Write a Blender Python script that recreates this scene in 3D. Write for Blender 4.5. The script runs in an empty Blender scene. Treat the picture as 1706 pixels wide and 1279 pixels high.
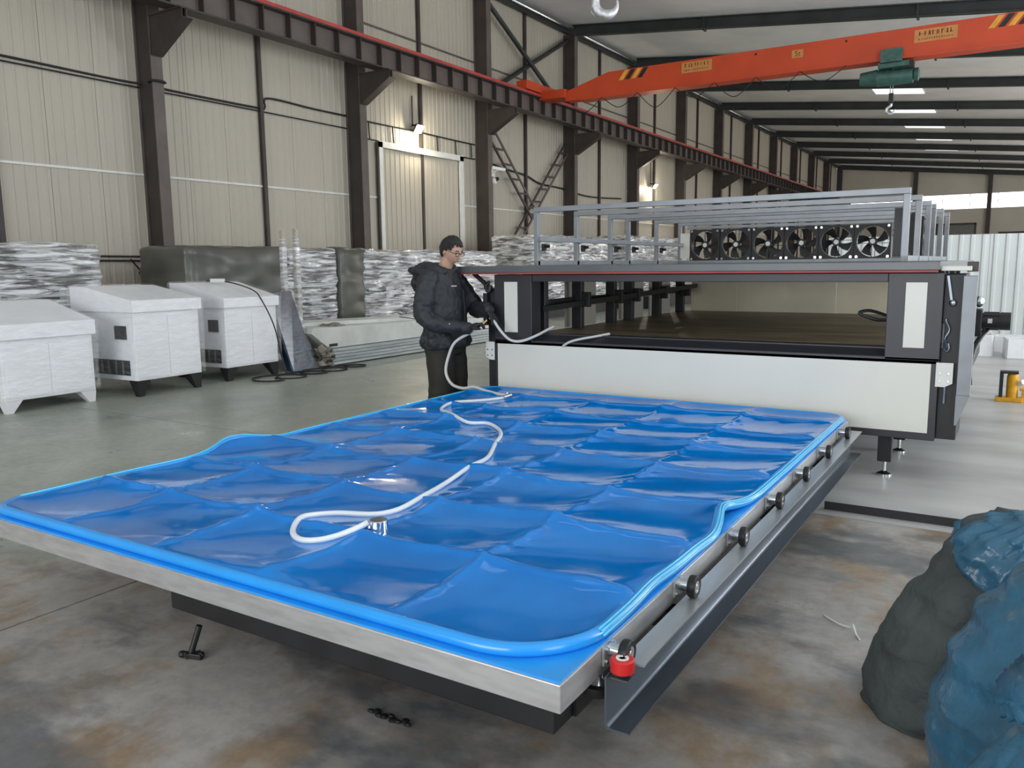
import bpy, bmesh, math, random
from mathutils import Vector, Matrix, noise
random.seed(7)
PI = math.pi
SC = bpy.context.scene
COL = SC.collection

# ------------------------------------------------------------------ camera
cd = bpy.data.cameras.new('camera')
cd.sensor_fit = 'HORIZONTAL'; cd.sensor_width = 36.0
cd.lens = 1355.27 / 1706 * 36.0
cd.clip_end = 300; cd.clip_start = 0.05
cam = bpy.data.objects.new('camera', cd); COL.objects.link(cam)
R_ = Vector((0.8498433, 0.5269133, -0.0113433)); D_ = Vector((0.0665447, -0.1286288, -0.9894576)); F_ = Vector((-0.5228175, 0.8401291, -0.1443777))
U_ = -D_; B_ = -F_
cam.matrix_world = Matrix(((R_.x, U_.x, B_.x, 0.0), (R_.y, U_.y, B_.y, 0.0), (R_.z, U_.z, B_.z, 1.5), (0, 0, 0, 1)))
SC.camera = cam

# ------------------------------------------------------------------ world, daylight, exposure
w = bpy.data.worlds.new('sky'); SC.world = w; w.use_nodes = True
w.node_tree.nodes['Background'].inputs[0].default_value = (0.75, 0.85, 1.0, 1)
w.node_tree.nodes['Background'].inputs[1].default_value = 1.0
vs = SC.view_settings
vs.view_transform = 'Standard'; vs.look = 'None'; vs.gamma = 1.0; vs.use_curve_mapping = False
vs.exposure = -0.38

def area(name, loc, aim, sx, sy, power, col):
    l = bpy.data.lights.new(name, 'AREA'); l.shape = 'RECTANGLE'; l.size = sx; l.size_y = sy
    l.energy = power; l.color = col
    o = bpy.data.objects.new(name, l); COL.objects.link(o); o.location = loc
    o.rotation_euler = Vector(aim).to_track_quat('-Z', 'Z').to_euler()
    return o
# area lamps added for daylight, at unseen right-wall windows and a gate behind camera
RW = [(-3.0, 10.0), (9.0, 10.0), (22.0, 12.0), (40.0, 18.0), (62.0, 20.0)]
WP = (75.0, 165.0, 170.0, 140.0, 140.0)
for i, (yc, ln) in enumerate(RW):
    area('unseen_window_lamp', (8.75, yc, 3.9), (-1, 0, 0.38), ln, 4.2, WP[i] * ln, (0.93, 0.97, 1.0) if i < 3 else (1.0, 0.89, 0.78))
area('unseen_gate_lamp', (-3.0, -9.6, 2.9), (0, 1, 0), 9.0, 5.4, 1200.0, (0.96, 0.98, 1.0))

# ------------------------------------------------------------------ materials
MATS = {}
def mat(name, col, rough=0.5, metal=0.0, var=0.12, scale=6.0, bump=0.0, bscale=None, coat=0.0, spec=0.5, col2=None, stretch=None, emit=None, estr=0.0):
    m = bpy.data.materials.new(name); m.use_nodes = True; nt = m.node_tree; b = nt.nodes['Principled BSDF']
    N = nt.nodes; L = nt.links
    tc = N.new('ShaderNodeTexCoord'); mp = N.new('ShaderNodeMapping'); L.new(tc.outputs['Object'], mp.inputs[0])
    if stretch: mp.inputs['Scale'].default_value = stretch
    nz = N.new('ShaderNodeTexNoise'); nz.inputs['Scale'].default_value = scale; nz.inputs['Detail'].default_value = 5
    L.new(mp.outputs[0], nz.inputs[0])
    cr = N.new('ShaderNodeValToRGB')
    c2 = col2 or tuple(max(0, c * (1 - 2 * var)) for c in col)
    cr.color_ramp.elements[0].color = (*c2, 1); cr.color_ramp.elements[0].position = 0.3
    cr.color_ramp.elements[1].color = (*col, 1); cr.color_ramp.elements[1].position = 0.62
    L.new(nz.outputs[0], cr.inputs[0]); L.new(cr.outputs[0], b.inputs['Base Color'])
    b.inputs['Roughness'].default_value = rough; b.inputs['Metallic'].default_value = metal
    b.inputs['Specular IOR Level'].default_value = spec
    if coat: b.inputs['Coat Weight'].default_value = coat; b.inputs['Coat Roughness'].default_value = 0.12
    if bump:
        n2 = N.new('ShaderNodeTexNoise'); n2.inputs['Scale'].default_value = bscale or scale * 4; n2.inputs['Detail'].default_value = 4
        L.new(mp.outputs[0], n2.inputs[0])
        bp = N.new('ShaderNodeBump'); bp.inputs['Strength'].default_value = bump; bp.inputs['Distance'].default_value = 0.02
        L.new(n2.outputs[0], bp.inputs['Height']); L.new(bp.outputs[0], b.inputs['Normal'])
    if emit:
        b.inputs['Emission Color'].default_value = (*emit, 1); b.inputs['Emission Strength'].default_value = estr
    MATS[name] = m
    return m

mat('cream_sheet', (0.50, 0.462, 0.385), 0.45, var=0.05, scale=0.8, stretch=(1, 1, 0.25))
mat('roof_sheet', (0.88, 0.89, 0.89), 0.5, var=0.06, scale=0.7)
mat('brown_steel', (0.06, 0.047, 0.042), 0.5, var=0.18, scale=2.0)
mat('grey_brown_steel', (0.13, 0.105, 0.095), 0.5, var=0.15, scale=2.0)
mat('dark_rafter', (0.035, 0.042, 0.042), 0.55, var=0.2, scale=1.5)
mat('red_paint', (0.50, 0.06, 0.05), 0.5, var=0.15, scale=3)
mat('crane_orange', (0.62, 0.07, 0.018), 0.42, var=0.06, scale=1.5)
mat('tan_plate', (0.62, 0.27, 0.08), 0.5, var=0.08)
mat('plate_ink', (0.18, 0.04, 0.005), 0.6)
mat('warning_yellow', (0.85, 0.42, 0.05), 0.5)
mat('matte_black', (0.015, 0.015, 0.017), 0.5, var=0.2)
mat('rubber_black', (0.012, 0.012, 0.013), 0.42, var=0.2)
mat('hoist_green', (0.05, 0.13, 0.11), 0.4, var=0.2)
mat('zinc', (0.62, 0.66, 0.70), 0.22, 1.0, var=0.12, scale=20)
mat('chrome', (0.75, 0.77, 0.78), 0.12, 1.0, var=0.05)
mat('cast_hook', (0.72, 0.72, 0.74), 0.35, 0.8, var=0.2, scale=25, bump=0.3)
mat('white_trim', (0.78, 0.78, 0.74), 0.4, var=0.05)
mat('white_enamel', (0.82, 0.83, 0.86), 0.35, var=0.03, scale=3)
mat('off_white_panel', (0.75, 0.75, 0.685), 0.3, var=0.025, scale=1.5)
mat('charcoal_paint', (0.029, 0.030, 0.036), 0.4, var=0.08, scale=3)
mat('grey_lid', (0.12, 0.13, 0.135), 0.32, var=0.08, scale=3)
mat('silver_paint', (0.27, 0.29, 0.31), 0.38, 0.2, var=0.08, scale=8)
mat('worn_flange', (0.50, 0.53, 0.55), 0.32, 0.6, var=0.15, scale=10, stretch=(1, .12, 1))
mat('steel_rail', (0.17, 0.20, 0.235), 0.28, 0.8, var=0.12, scale=10, stretch=(1, .12, 1))
mat('table_steel', (0.58, 0.58, 0.58), 0.36, 0.55, var=0.1, scale=9, stretch=(1, 1, 5))
mat('oven_tray', (0.32, 0.25, 0.15), 0.45, var=0.25, scale=2.5, stretch=(.4, 2, 1))
mat('oven_back', (0.90, 0.83, 0.62), 0.4, var=0.06, scale=2)
mat('hose_white', (0.80, 0.85, 0.86), 0.3, var=0.03)
mat('hose_grey', (0.62, 0.63, 0.62), 0.35, var=0.05)
mat('brass', (0.75, 0.52, 0.2), 0.3, 1.0, var=0.1)
mat('red_rubber', (0.62, 0.02, 0.02), 0.35, var=0.08)
mat('yellow_paint', (0.80, 0.40, 0.01), 0.4, var=0.12, scale=15)
mat('foam_white', (0.86, 0.87, 0.88), 0.7, var=0.03, bump=0.2, bscale=80)
mat('fence_white', (0.74, 0.78, 0.77), 0.4, var=0.04, scale=1.2)
mat('jacket_navy', (0.022, 0.025, 0.031), 0.6, var=0.15, scale=5, bump=0.5, bscale=14)
mat('trouser_olive', (0.022, 0.021, 0.015), 0.75, var=0.2, scale=5, bump=0.4, bscale=12)
mat('glove_black', (0.014, 0.014, 0.016), 0.6, bump=0.3, bscale=60)
mat('skin', (0.56, 0.33, 0.23), 0.5, var=0.06, scale=9)
mat('hair', (0.014, 0.011, 0.010), 0.5, bump=0.8, bscale=90)
mat('lip', (0.42, 0.18, 0.15), 0.5)
mat('glass_dark', (0.03, 0.03, 0.03), 0.15)
mat('shoe_black', (0.02, 0.02, 0.02), 0.4)
mat('plastic_blue', (0.038, 0.14, 0.23), 0.3, var=0.22, scale=5, bump=0.5, bscale=18)
mat('sack_green', (0.055, 0.068, 0.065), 0.75, var=0.2, scale=5, bump=0.4, bscale=40)
mat('film_dense', (0.80, 0.82, 0.84), 0.2, var=0.2, bump=0.9, bscale=5, scale=4, stretch=(1, 1, 6))
mat('wrapped_grey', (0.115, 0.115, 0.10), 0.3, var=0.18, scale=1.5, bump=0.25, bscale=3, stretch=(1, 1, .5))
mat('crate_white', (0.70, 0.72, 0.69), 0.45, var=0.09, scale=3, bump=0.15, bscale=4)
mat('alu_bundle', (0.55, 0.60, 0.62), 0.3, 0.4, var=0.2, scale=3, stretch=(8, .3, 8))
mat('paper_dirt', (0.30, 0.27, 0.22), 0.8, var=0.3)
mat('blue_glass_stack', (0.02, 0.045, 0.085), 0.15, var=0.3, scale=3)
mat('wood_post', (0.55, 0.50, 0.42), 0.6, var=0.2, scale=30)
mat('camera_white', (0.80, 0.80, 0.78), 0.4)
mat('lamp_glow', (1, 1, 1), 0.5, emit=(1.0, 0.93, 0.72), estr=45)
mat('window_glow', (1, 1, 1), 0.5, var=0, emit=(1.0, 0.95, 0.90), estr=3.2)
mat('skylight_glow', (0.8, 0.85, 0.85), 0.5, var=0, emit=(0.92, 0.97, 1.0), estr=1.1)
mat('far_door', (0.20, 0.20, 0.19), 0.5)
mat('warm_wall', (0.58, 0.55, 0.48), 0.5, var=0.05, scale=.5)

def node_mat(name):
    m = bpy.data.materials.new(name); m.use_nodes = True; MATS[name] = m
    return m, m.node_tree.nodes, m.node_tree.links, m.node_tree.nodes['Principled BSDF']

# stretch film: partly see-through, streaked, very glossy
def film(name, lo, hi, stretch, bstr, thin=0.0, ridged=False, f0=0.36, f1=0.66, scale=3.0):
    m, N, L, b = node_mat(name)
    tc = N.new('ShaderNodeTexCoord'); mp = N.new('ShaderNodeMapping'); mp.inputs['Scale'].default_value = stretch
    mp.inputs['Rotation'].default_value = (0.25, 0.1, 0)
    L.new(tc.outputs['Object'], mp.inputs[0])
    n1 = N.new('ShaderNodeTexNoise'); n1.inputs['Scale'].default_value = scale; n1.inputs['Detail'].default_value = 8; n1.inputs['Roughness'].default_value = 0.62
    n1.inputs['Distortion'].default_value = 0.8
    L.new(mp.outputs[0], n1.inputs[0]); out = n1.outputs[0]
    if ridged:   # sharp crease lines where the noise crosses its middle value
        n1.inputs['Detail'].default_value = 2.5; n1.inputs['Distortion'].default_value = 0.25
        def mth(op, a, bb, clamp=False):
            q = N.new('ShaderNodeMath'); q.operation = op; q.use_clamp = clamp
            for i_, v_ in enumerate((a, bb)):
                if isinstance(v_, float): q.inputs[i_].default_value = v_
                else: L.new(v_, q.inputs[i_])
            return q.outputs[0]
        cre = mth('SUBTRACT', 1.0, mth('MULTIPLY', mth('ABSOLUTE', mth('SUBTRACT', out, 0.5), 0.0), 17.0), True)
        out = mth('ADD', mth('MULTIPLY', cre, 0.8), mth('MULTIPLY', out, 0.35))
    mr = N.new('ShaderNodeMapRange'); mr.inputs[1].default_value = f0; mr.inputs[2].default_value = f1; mr.inputs[3].default_value = lo; mr.inputs[4].default_value = hi
    L.new(out, mr.inputs[0])
    bp = N.new('ShaderNodeBump'); bp.inputs['Strength'].default_value = bstr; bp.inputs['Distance'].default_value = 0.05
    L.new(out, bp.inputs['Height']); L.new(bp.outputs[0], b.inputs['Normal'])
    b.inputs['Base Color'].default_value = (0.90, 0.91, 0.93, 1); b.inputs['Roughness'].default_value = 0.16
    b.inputs['Coat Weight'].default_value = 0.8; b.inputs['Coat Roughness'].default_value = 0.05
    lw = N.new('ShaderNodeLayerWeight'); lw.inputs[0].default_value = 0.35; L.new(bp.outputs[0], lw.inputs[1])
    ad = N.new('ShaderNodeMath'); ad.operation = 'MULTIPLY_ADD'; ad.use_clamp = True; ad.inputs[1].default_value = thin
    L.new(lw.outputs['Facing'], ad.inputs[0]); L.new(mr.outputs[0], ad.inputs[2]); L.new(ad.outputs[0], b.inputs['Alpha'])
film('film_streaked', 0.02, 1.0, (0.7, 0.45, 5.0), 1.0, 0.4, False, 0.41, 0.61, 3.6)
# clear film: lets nearly everything through and adds sharp reflections on its wrinkles
def clear_film(name, refl, stretch, scale, bstr):
    m = bpy.data.materials.new(name); m.use_nodes = True; MATS[name] = m; nt = m.node_tree; N = nt.nodes; L = nt.links
    N.remove(N['Principled BSDF']); out = N['Material Output']
    tc = N.new('ShaderNodeTexCoord'); mp = N.new('ShaderNodeMapping'); mp.inputs['Scale'].default_value = stretch; mp.inputs['Rotation'].default_value = (.5, .2, .1)
    L.new(tc.outputs['Object'], mp.inputs[0])
    n1 = N.new('ShaderNodeTexNoise'); n1.inputs['Scale'].default_value = scale; n1.inputs['Detail'].default_value = 5; n1.inputs['Roughness'].default_value = 0.55
    L.new(mp.outputs[0], n1.inputs[0])
    bp = N.new('ShaderNodeBump'); bp.inputs['Strength'].default_value = bstr; bp.inputs['Distance'].default_value = 0.08; L.new(n1.outputs[0], bp.inputs['Height'])
    tr = N.new('ShaderNodeBsdfTransparent'); tr.inputs[0].default_value = (.93, .935, .94, 1)
    gl = N.new('ShaderNodeBsdfGlossy'); gl.inputs['Color'].default_value = (refl, refl, refl, 1); gl.inputs['Roughness'].default_value = 0.06; L.new(bp.outputs[0], gl.inputs['Normal'])
    ad = N.new('ShaderNodeAddShader'); L.new(tr.outputs[0], ad.inputs[0]); L.new(gl.outputs[0], ad.inputs[1]); L.new(ad.outputs[0], out.inputs['Surface'])
clear_film('film_loose', 0.17, (1.0, 1.2, 3.0), 4.5, 1.0)
clear_film('film_blue', 0.16, (1.0, 1.5, 3.0), 6.0, 1.0)

# translucent blue silicone sheet
m, N, L, b = node_mat('silicone_blue')
b.inputs['Roughness'].default_value = 0.1; b.inputs['Specular IOR Level'].default_value = 0.65
tc = N.new('ShaderNodeTexCoord'); n1 = N.new('ShaderNodeTexNoise'); n1.inputs['Scale'].default_value = 2.2; n1.inputs['Detail'].default_value = 3
L.new(tc.outputs['Object'], n1.inputs[0])
cr = N.new('ShaderNodeValToRGB'); cr.color_ramp.elements[0].color = (0.0, 0.165, 0.56, 1); cr.color_ramp.elements[1].color = (0.0, 0.22, 0.70, 1)
cr.color_ramp.elements[0].position = .35; cr.color_ramp.elements[1].position = .65
L.new(n1.outputs[0], cr.inputs[0]); L.new(cr.outputs[0], b.inputs['Base Color'])
n2 = N.new('ShaderNodeTexNoise'); n2.inputs['Scale'].default_value = 9; n2.inputs['Detail'].default_value = 2; L.new(tc.outputs['Object'], n2.inputs[0])
bp = N.new('ShaderNodeBump'); bp.inputs['Strength'].default_value = 0.05; bp.inputs['Distance'].default_value = 0.02
L.new(n2.outputs[0], bp.inputs['Height']); L.new(bp.outputs[0], b.inputs['Normal'])
mat('silicone_rim', (0.02, 0.33, 0.86), 0.25, var=0.04, coat=0.4)
mat('silicone_highlight', (0.10, 0.66, 0.92), 0.25, var=0.03, coat=0.4)  # layered bag edges, their cyan highlights painted in as a lighter colour

# concrete floor: sealed green-grey paint on the left bay, worn brown-grey concrete elsewhere
m, N, L, b = node_mat('floor_concrete')
geo = N.new('ShaderNodeNewGeometry'); sep = N.new('ShaderNodeSeparateXYZ'); L.new(geo.outputs['Position'], sep.inputs[0])
def noise_node(scale, detail=6, rough=0.6):
    n = N.new('ShaderNodeTexNoise'); n.inputs['Scale'].default_value = scale; n.inputs['Detail'].default_value = detail; n.inputs['Roughness'].default_value = rough
    L.new(geo.outputs['Position'], n.inputs[0]); return n
def math_node(op, a, bb):
    n = N.new('ShaderNodeMath'); n.operation = op
    for i, v in enumerate((a, bb)):
        if isinstance(v, (int, float)): n.inputs[i].default_value = v
        else: L.new(v, n.inputs[i])
    return n.outputs[0]
def ramp(inp, e):
    r = N.new('ShaderNodeValToRGB'); els = r.color_ramp.elements
    while len(els) < len(e): els.new(0.5)
    for k, (p, c) in enumerate(e): els[k].position = p; els[k].color = (*c, 1)
    L.new(inp, r.inputs[0]); return r.outputs[0]
def mix(f, a, bb):
    n = N.new('ShaderNodeMix'); n.data_type = 'RGBA'
    if isinstance(f, float): n.inputs[0].default_value = f
    else: L.new(f, n.inputs[0])
    L.new(a, n.inputs[6]); L.new(bb, n.inputs[7]); return n.outputs[2]
def noise_s(scale, st, detail=6, rough=0.6):
    mp_ = N.new('ShaderNodeMapping'); mp_.inputs['Scale'].default_value = st; L.new(geo.outputs['Position'], mp_.inputs[0])
    n = N.new('ShaderNodeTexNoise'); n.inputs['Scale'].default_value = scale; n.inputs['Detail'].default_value = detail; n.inputs['Roughness'].default_value = rough
    L.new(mp_.outputs[0], n.inputs[0]); return n.outputs[0]
green = ramp(noise_s(0.5, (1, .6, 1)), [(0.3, (0.25, 0.285, 0.235)), (0.5, (0.355, 0.385, 0.325)), (0.7, (0.40, 0.42, 0.36))])
grey = ramp(noise_s(0.8, (1, 1, 1), 8), [(0.25, (0.17, 0.16, 0.15)), (0.42, (0.32, 0.305, 0.285)), (0.58, (0.42, 0.40, 0.375)), (0.75, (0.50, 0.485, 0.46))])
stain = ramp(noise_s(1.7, (1.3, .8, 1), 7, .65), [(0.47, (0, 0, 0)), (0.60, (.85, .85, .85))])
rust = ramp(noise_s(3.1, (1, 1, 1), 6), [(0.3, (0.22, 0.13, 0.06)), (0.7, (0.34, 0.26, 0.175))])
damp = ramp(noise_s(1.1, (.8, 1.4, 3), 6), [(0.50, (0, 0, 0)), (0.60, (.85, .85, .85))])
dampc = ramp(noise_s(6, (1, 1, 1)), [(0.3, (0.085, 0.095, 0.105)), (0.7, (0.15, 0.155, 0.16))])
brown = mix(damp, mix(stain, grey, rust), dampc)
fine = ramp(noise_node(14, 8, 0.7).outputs[0], [(0.3, (0.55, 0.55, 0.55)), (0.6, (1, 1, 1))])
wob = noise_node(1.3, 4).outputs[0]
gx = math_node('ADD', sep.outputs[0], math_node('MULTIPLY', math_node('SUBTRACT', wob, 0.5), 0.9))
mr = N.new('ShaderNodeMapRange'); mr.inputs[1].default_value = -4.0; mr.inputs[2].default_value = -4.35; mr.inputs[3].default_value = 0; mr.inputs[4].default_value = 1; L.new(gx, mr.inputs[0])
gy = math_node('ADD', sep.outputs[1], math_node('MULTIPLY', math_node('SUBTRACT', wob, 0.5), 0.9))
mr2 = N.new('ShaderNodeMapRange'); mr2.inputs[1].default_value = 2.0; mr2.inputs[2].default_value = 2.35; mr2.inputs[3].default_value = 0; mr2.inputs[4].default_value = 1; L.new(gy, mr2.inputs[0])
gm = math_node('MULTIPLY', mr.outputs[0], mr2.outputs[0])
base = mix(gm, brown, green)
mm = N.new('ShaderNodeMix'); mm.data_type = 'RGBA'; mm.blend_type = 'MULTIPLY'; mm.inputs[0].default_value = 0.55
L.new(base, mm.inputs[6]); L.new(fine, mm.inputs[7]); L.new(mm.outputs[2], b.inputs['Base Color'])
mr3 = N.new('ShaderNodeMapRange'); mr3.inputs[1].default_value = 0.3; mr3.inputs[2].default_value = 0.7; mr3.inputs[3].default_value = 0.25; mr3.inputs[4].default_value = 0.48
L.new(noise_node(2.0).outputs[0], mr3.inputs[0]); L.new(mr3.outputs[0], b.inputs['Roughness'])
bp = N.new('ShaderNodeBump'); bp.inputs['Strength'].default_value = 0.08; bp.inputs['Distance'].default_value = 0.01
L.new(noise_node(30, 4).outputs[0], bp.inputs['Height']); L.new(bp.outputs[0], b.inputs['Normal'])

mat('floor_window_lit', (0.56, 0.56, 0.54), 0.34, var=0.16, scale=1.4, bump=0.06, bscale=30, stretch=(.7, 1.6, 1))  # right-hand slabs: window light painted in as a paler concrete colour

# ------------------------------------------------------------------ mesh helpers
ORG = {}
class MB:
    def __init__(s): s.v = []; s.f = []
    def add(s, vs, fs):
        o = len(s.v); s.v += [Vector(p) for p in vs]; s.f += [tuple(i + o for i in f) for f in fs]; return s
    def box(s, c, d, rot=None):
        c = Vector(c); h = Vector(d) / 2
        vs = [Vector((x, y, z)) for x in (-h.x, h.x) for y in (-h.y, h.y) for z in (-h.z, h.z)]
        if rot is not None: vs = [rot @ p for p in vs]
        return s.add([c + p for p in vs], [(0, 1, 3, 2), (4, 6, 7, 5), (0, 4, 5, 1), (2, 3, 7, 6), (0, 2, 6, 4), (1, 5, 7, 3)])
    def bx(s, x0, x1, y0, y1, z0, z1): return s.box(((x0 + x1) / 2, (y0 + y1) / 2, (z0 + z1) / 2), (abs(x1 - x0), abs(y1 - y0), abs(z1 - z0)))
    def bar(s, p0, p1, wd, ht, up=(0, 0, 1)):
        p0 = Vector(p0); p1 = Vector(p1); d = p1 - p0; ln = d.length; d.normalize(); u = Vector(up)
        a = d.cross(u)
        if a.length < 1e-4: a = d.cross(Vector((1, 0, 0)))
        a.normalize(); u = a.cross(d)
        rot = Matrix((a, d, u)).transposed()
        return s.box((p0 + p1) / 2, (wd, ln, ht), rot)
    def cyl(s, p0, p1, r, n=14, r2=None):
        p0 = Vector(p0); p1 = Vector(p1); d = (p1 - p0).normalized(); a = d.orthogonal().normalized(); c = d.cross(a); r2 = r if r2 is None else r2
        vs = []
        for k in range(n):
            t = 2 * PI * k / n; q = a * math.cos(t) + c * math.sin(t); vs += [p0 + q * r, p1 + q * r2]
        fs = [(2 * k, 2 * ((k + 1) % n), 2 * ((k + 1) % n) + 1, 2 * k + 1) for k in range(n)]
        fs += [tuple(2 * k for k in reversed(range(n))), tuple(2 * k + 1 for k in range(n))]
        return s.add(vs, fs)
    def tube(s, pts, r, n=8, closed=False):
        pts = [Vector(p) for p in pts]; m_ = len(pts); rs = r if isinstance(r, (list, tuple)) else [r] * m_
        vs = []; a = None
        for i, p in enumerate(pts):
            d = (pts[(i + 1) % m_] - pts[i - 1]) if closed else (pts[min(i + 1, m_ - 1)] - pts[max(i - 1, 0)])
            d.normalize()
            a = d.orthogonal().normalized() if a is None else (a - d * a.dot(d)).normalized()
            c = d.cross(a)
            vs += [p + (a * math.cos(2 * PI * k / n) + c * math.sin(2 * PI * k / n)) * rs[i] for k in range(n)]
        fs = []
        for i in range(m_ if closed else m_ - 1):
            j = (i + 1) % m_
            fs += [(i * n + k, i * n + (k + 1) % n, j * n + (k + 1) % n, j * n + k) for k in range(n)]
        if not closed: fs += [tuple(reversed(range(n))), tuple((m_ - 1) * n + k for k in range(n))]
        return s.add(vs, fs)
    def loft(s, rings):
        n = len(rings[0]); vs = [p for r in rings for p in r]; fs = []
        for i in range(len(rings) - 1):
            fs += [(i * n + k, i * n + (k + 1) % n, (i + 1) * n + (k + 1) % n, (i + 1) * n + k) for k in range(n)]
        fs += [tuple(reversed(range(n))), tuple((len(rings) - 1) * n + k for k in range(n))]
        return s.add(vs, fs)
    def prism(s, poly, a, b_, axis):
        def P(u, v, t): return {'x': (t, u, v), 'y': (u, t, v), 'z': (u, v, t)}[axis]
        n = len(poly); vs = [P(u, v, a) for u, v in poly] + [P(u, v, b_) for u, v in poly]
        fs = [(k, (k + 1) % n, n + (k + 1) % n, n + k) for k in range(n)] + [tuple(reversed(range(n))), tuple(n + k for k in range(n))]
        return s.add(vs, fs)
    def lathe(s, prof, c, n=20, axis=(0, 0, 1)):
        ax = Vector(axis).normalized(); a = ax.orthogonal().normalized(); b2 = ax.cross(a); c = Vector(c)
        return s.loft([[c + ax * h + (a * math.cos(2 * PI * k / n) + b2 * math.sin(2 * PI * k / n)) * r for k in range(n)] for r, h in prof])
    def ball(s, c, r, n=14, m_=10, rot=None):
        c = Vector(c); r = Vector(r) if hasattr(r, '__len__') else Vector((r, r, r)); rings = []
        for i in range(m_ + 1):
            t = PI * (0.02 + 0.96 * i / m_); ring = []
            for k in range(n):
                p = Vector((r.x * math.sin(t) * math.cos(2 * PI * k / n), r.y * math.sin(t) * math.sin(2 * PI * k / n), -r.z * math.cos(t)))
                ring.append(c + (rot @ p if rot is not None else p))
            rings.append(ring)
        return s.loft(rings)
    def mesh(s, name, org=None, smooth=None):
        me = bpy.data.meshes.new(name); o = org or Vector((0, 0, 0))
        me.from_pydata([tuple(p - o) for p in s.v], [], s.f)
        bm = bmesh.new(); bm.from_mesh(me); bmesh.ops.recalc_face_normals(bm, faces=bm.faces); bm.to_mesh(me); bm.free()
        if smooth:
            me.polygons.foreach_set('use_smooth', [True] * len(me.polygons))
            if smooth is not True: me.set_sharp_from_angle(angle=math.radians(smooth))
        me.update(); return me
    def build(s, name, m, parent=None, smooth=None, bevel=0.0, local=False):
        org = ORG.get(parent.name if parent else None, Vector((0, 0, 0))) if not local else Vector((0, 0, 0))
        me = s.mesh(name, org, smooth); me.materials.append(MATS[m])
        o = bpy.data.objects.new(name, me); COL.objects.link(o)
        if parent is not None:
            o.parent = parent; ORG[o.name] = org
        if bevel:
            md = o.modifiers.new('bevel', 'BEVEL'); md.width = bevel; md.segments = 2; md.limit_method = 'ANGLE'; md.angle_limit = math.radians(40)
            md.harden_normals = False
        return o
def tag(o, label=None, cat=None, group=None, kind=None):
    if label: o['label'] = label
    if cat: o['category'] = cat
    if group: o['group'] = group
    if kind: o['kind'] = kind
    return o
def empty(name, loc, label=None, cat=None, group=None, rz=0.0, kind=None):
    o = bpy.data.objects.new(name, None); COL.objects.link(o); o.location = loc; o.rotation_euler = (0, 0, rz)
    o.empty_display_size = 0.2
    ORG[o.name] = Vector(loc) if rz == 0.0 else Vector((0, 0, 0))
    return tag(o, label, cat, group, kind)
def inst(src, parent, loc=None, rot=None):
    c = src.copy(); COL.objects.link(c); c.parent = parent
    if loc is not None: c.location = loc
    if rot is not None: c.rotation_euler = rot
    return c
def spline(pts, n=8):
    pts = [Vector(p) for p in pts]; out = []
    for i in range(len(pts) - 1):
        p0 = pts[max(i - 1, 0)]; p1 = pts[i]; p2 = pts[i + 1]; p3 = pts[min(i + 2, len(pts) - 1)]
        for k in range(n):
            t = k / n
            out.append(0.5 * ((2 * p1) + (p2 - p0) * t + (2 * p0 - 5 * p1 + 4 * p2 - p3) * t * t + (3 * p1 - p0 - 3 * p2 + p3) * t ** 3))
    out.append(pts[-1]); return out
def box_s(name, m, x0, x1, y0, y1, z0, z1, parent=None, bevel=0.0): return MB().bx(x0, x1, y0, y1, z0, z1).build(name, m, parent, bevel=bevel)
def nz3(p, s, seed=0.0): return noise.noise(Vector((p[0] * s + seed, p[1] * s + seed * 1.7, p[2] * s - seed)))
ORD = ['first', 'second', 'third', 'fourth', 'fifth', 'sixth', 'seventh', 'eighth', 'ninth', 'tenth', 'eleventh', 'twelfth', 'thirteenth', 'fourteenth', 'fifteenth']

# ------------------------------------------------------------------ the hall
XW = -14.5; XI = -14.0; Y0 = 10.05; BAY = 5.68; YF = Y0 + 12 * BAY + 0.2
def roof(x): return 8.46 - 0.103 * x

# floor of cast slabs
fl = box_s('floor', 'matte_black', XW, 9.2, -10, YF, -0.25, -0.02); fl['kind'] = 'structure'
xs = [XW, -3.56, 2.4, 9.2]; ys = [-10.0] + [4.98 + 6.0 * k for k in range(-2, 13)] + [YF]
for i in range(len(xs) - 1):
    for j in range(len(ys) - 1):
        box_s('slab', 'floor_window_lit' if i > 0 and ys[j] > 4.9 else 'floor_concrete', xs[i] + .007, xs[i + 1] - .007, ys[j] + .007, ys[j + 1] - .007, -0.2, 0.0, fl)

# left wall: backing and ribbed steel panels
wl = box_s('wall_left', 'cream_sheet', XW - .12, XW - .03, -10, YF, 0, 10.0); wl['kind'] = 'structure'
pw = BAY / 6
prof = [(0.004, 0)]
for k in range(5):
    c = pw * (k + 0.5) / 5
    prof += [(c - .030, 0), (c - .016, .012), (c + .016, .012), (c + .030, 0)]
prof += [(pw - .004, 0)]
pm = MB()
vs = []; 
for y, x in prof: vs += [(x, y, 0), (x, y, 10.0)]
pm.add(vs, [(2 * k, 2 * k + 2, 2 * k + 3, 2 * k + 1) for k in range(len(prof) - 1)])
n0 = len(pm.v)
pm.add([(0, .004, 0), (0, pw - .004, 0), (-.03, .004, 0), (-.03, pw - .004, 0), (0, .004, 10), (0, pw - .004, 10), (-.03, .004, 10), (-.03, pw - .004, 10)], [(0, 4, 6, 2), (1, 3, 7, 5), (4, 5, 7, 6)])
proto = pm.build('wall_panel', 'cream_sheet', None, local=True)
proto.parent = wl; proto.location = (XW, Y0 - BAY, 0)
for k in range(-12, 78):
    if k == 0: continue
    inst(proto, wl, (XW, Y0 - BAY + k * pw, 0))

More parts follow.
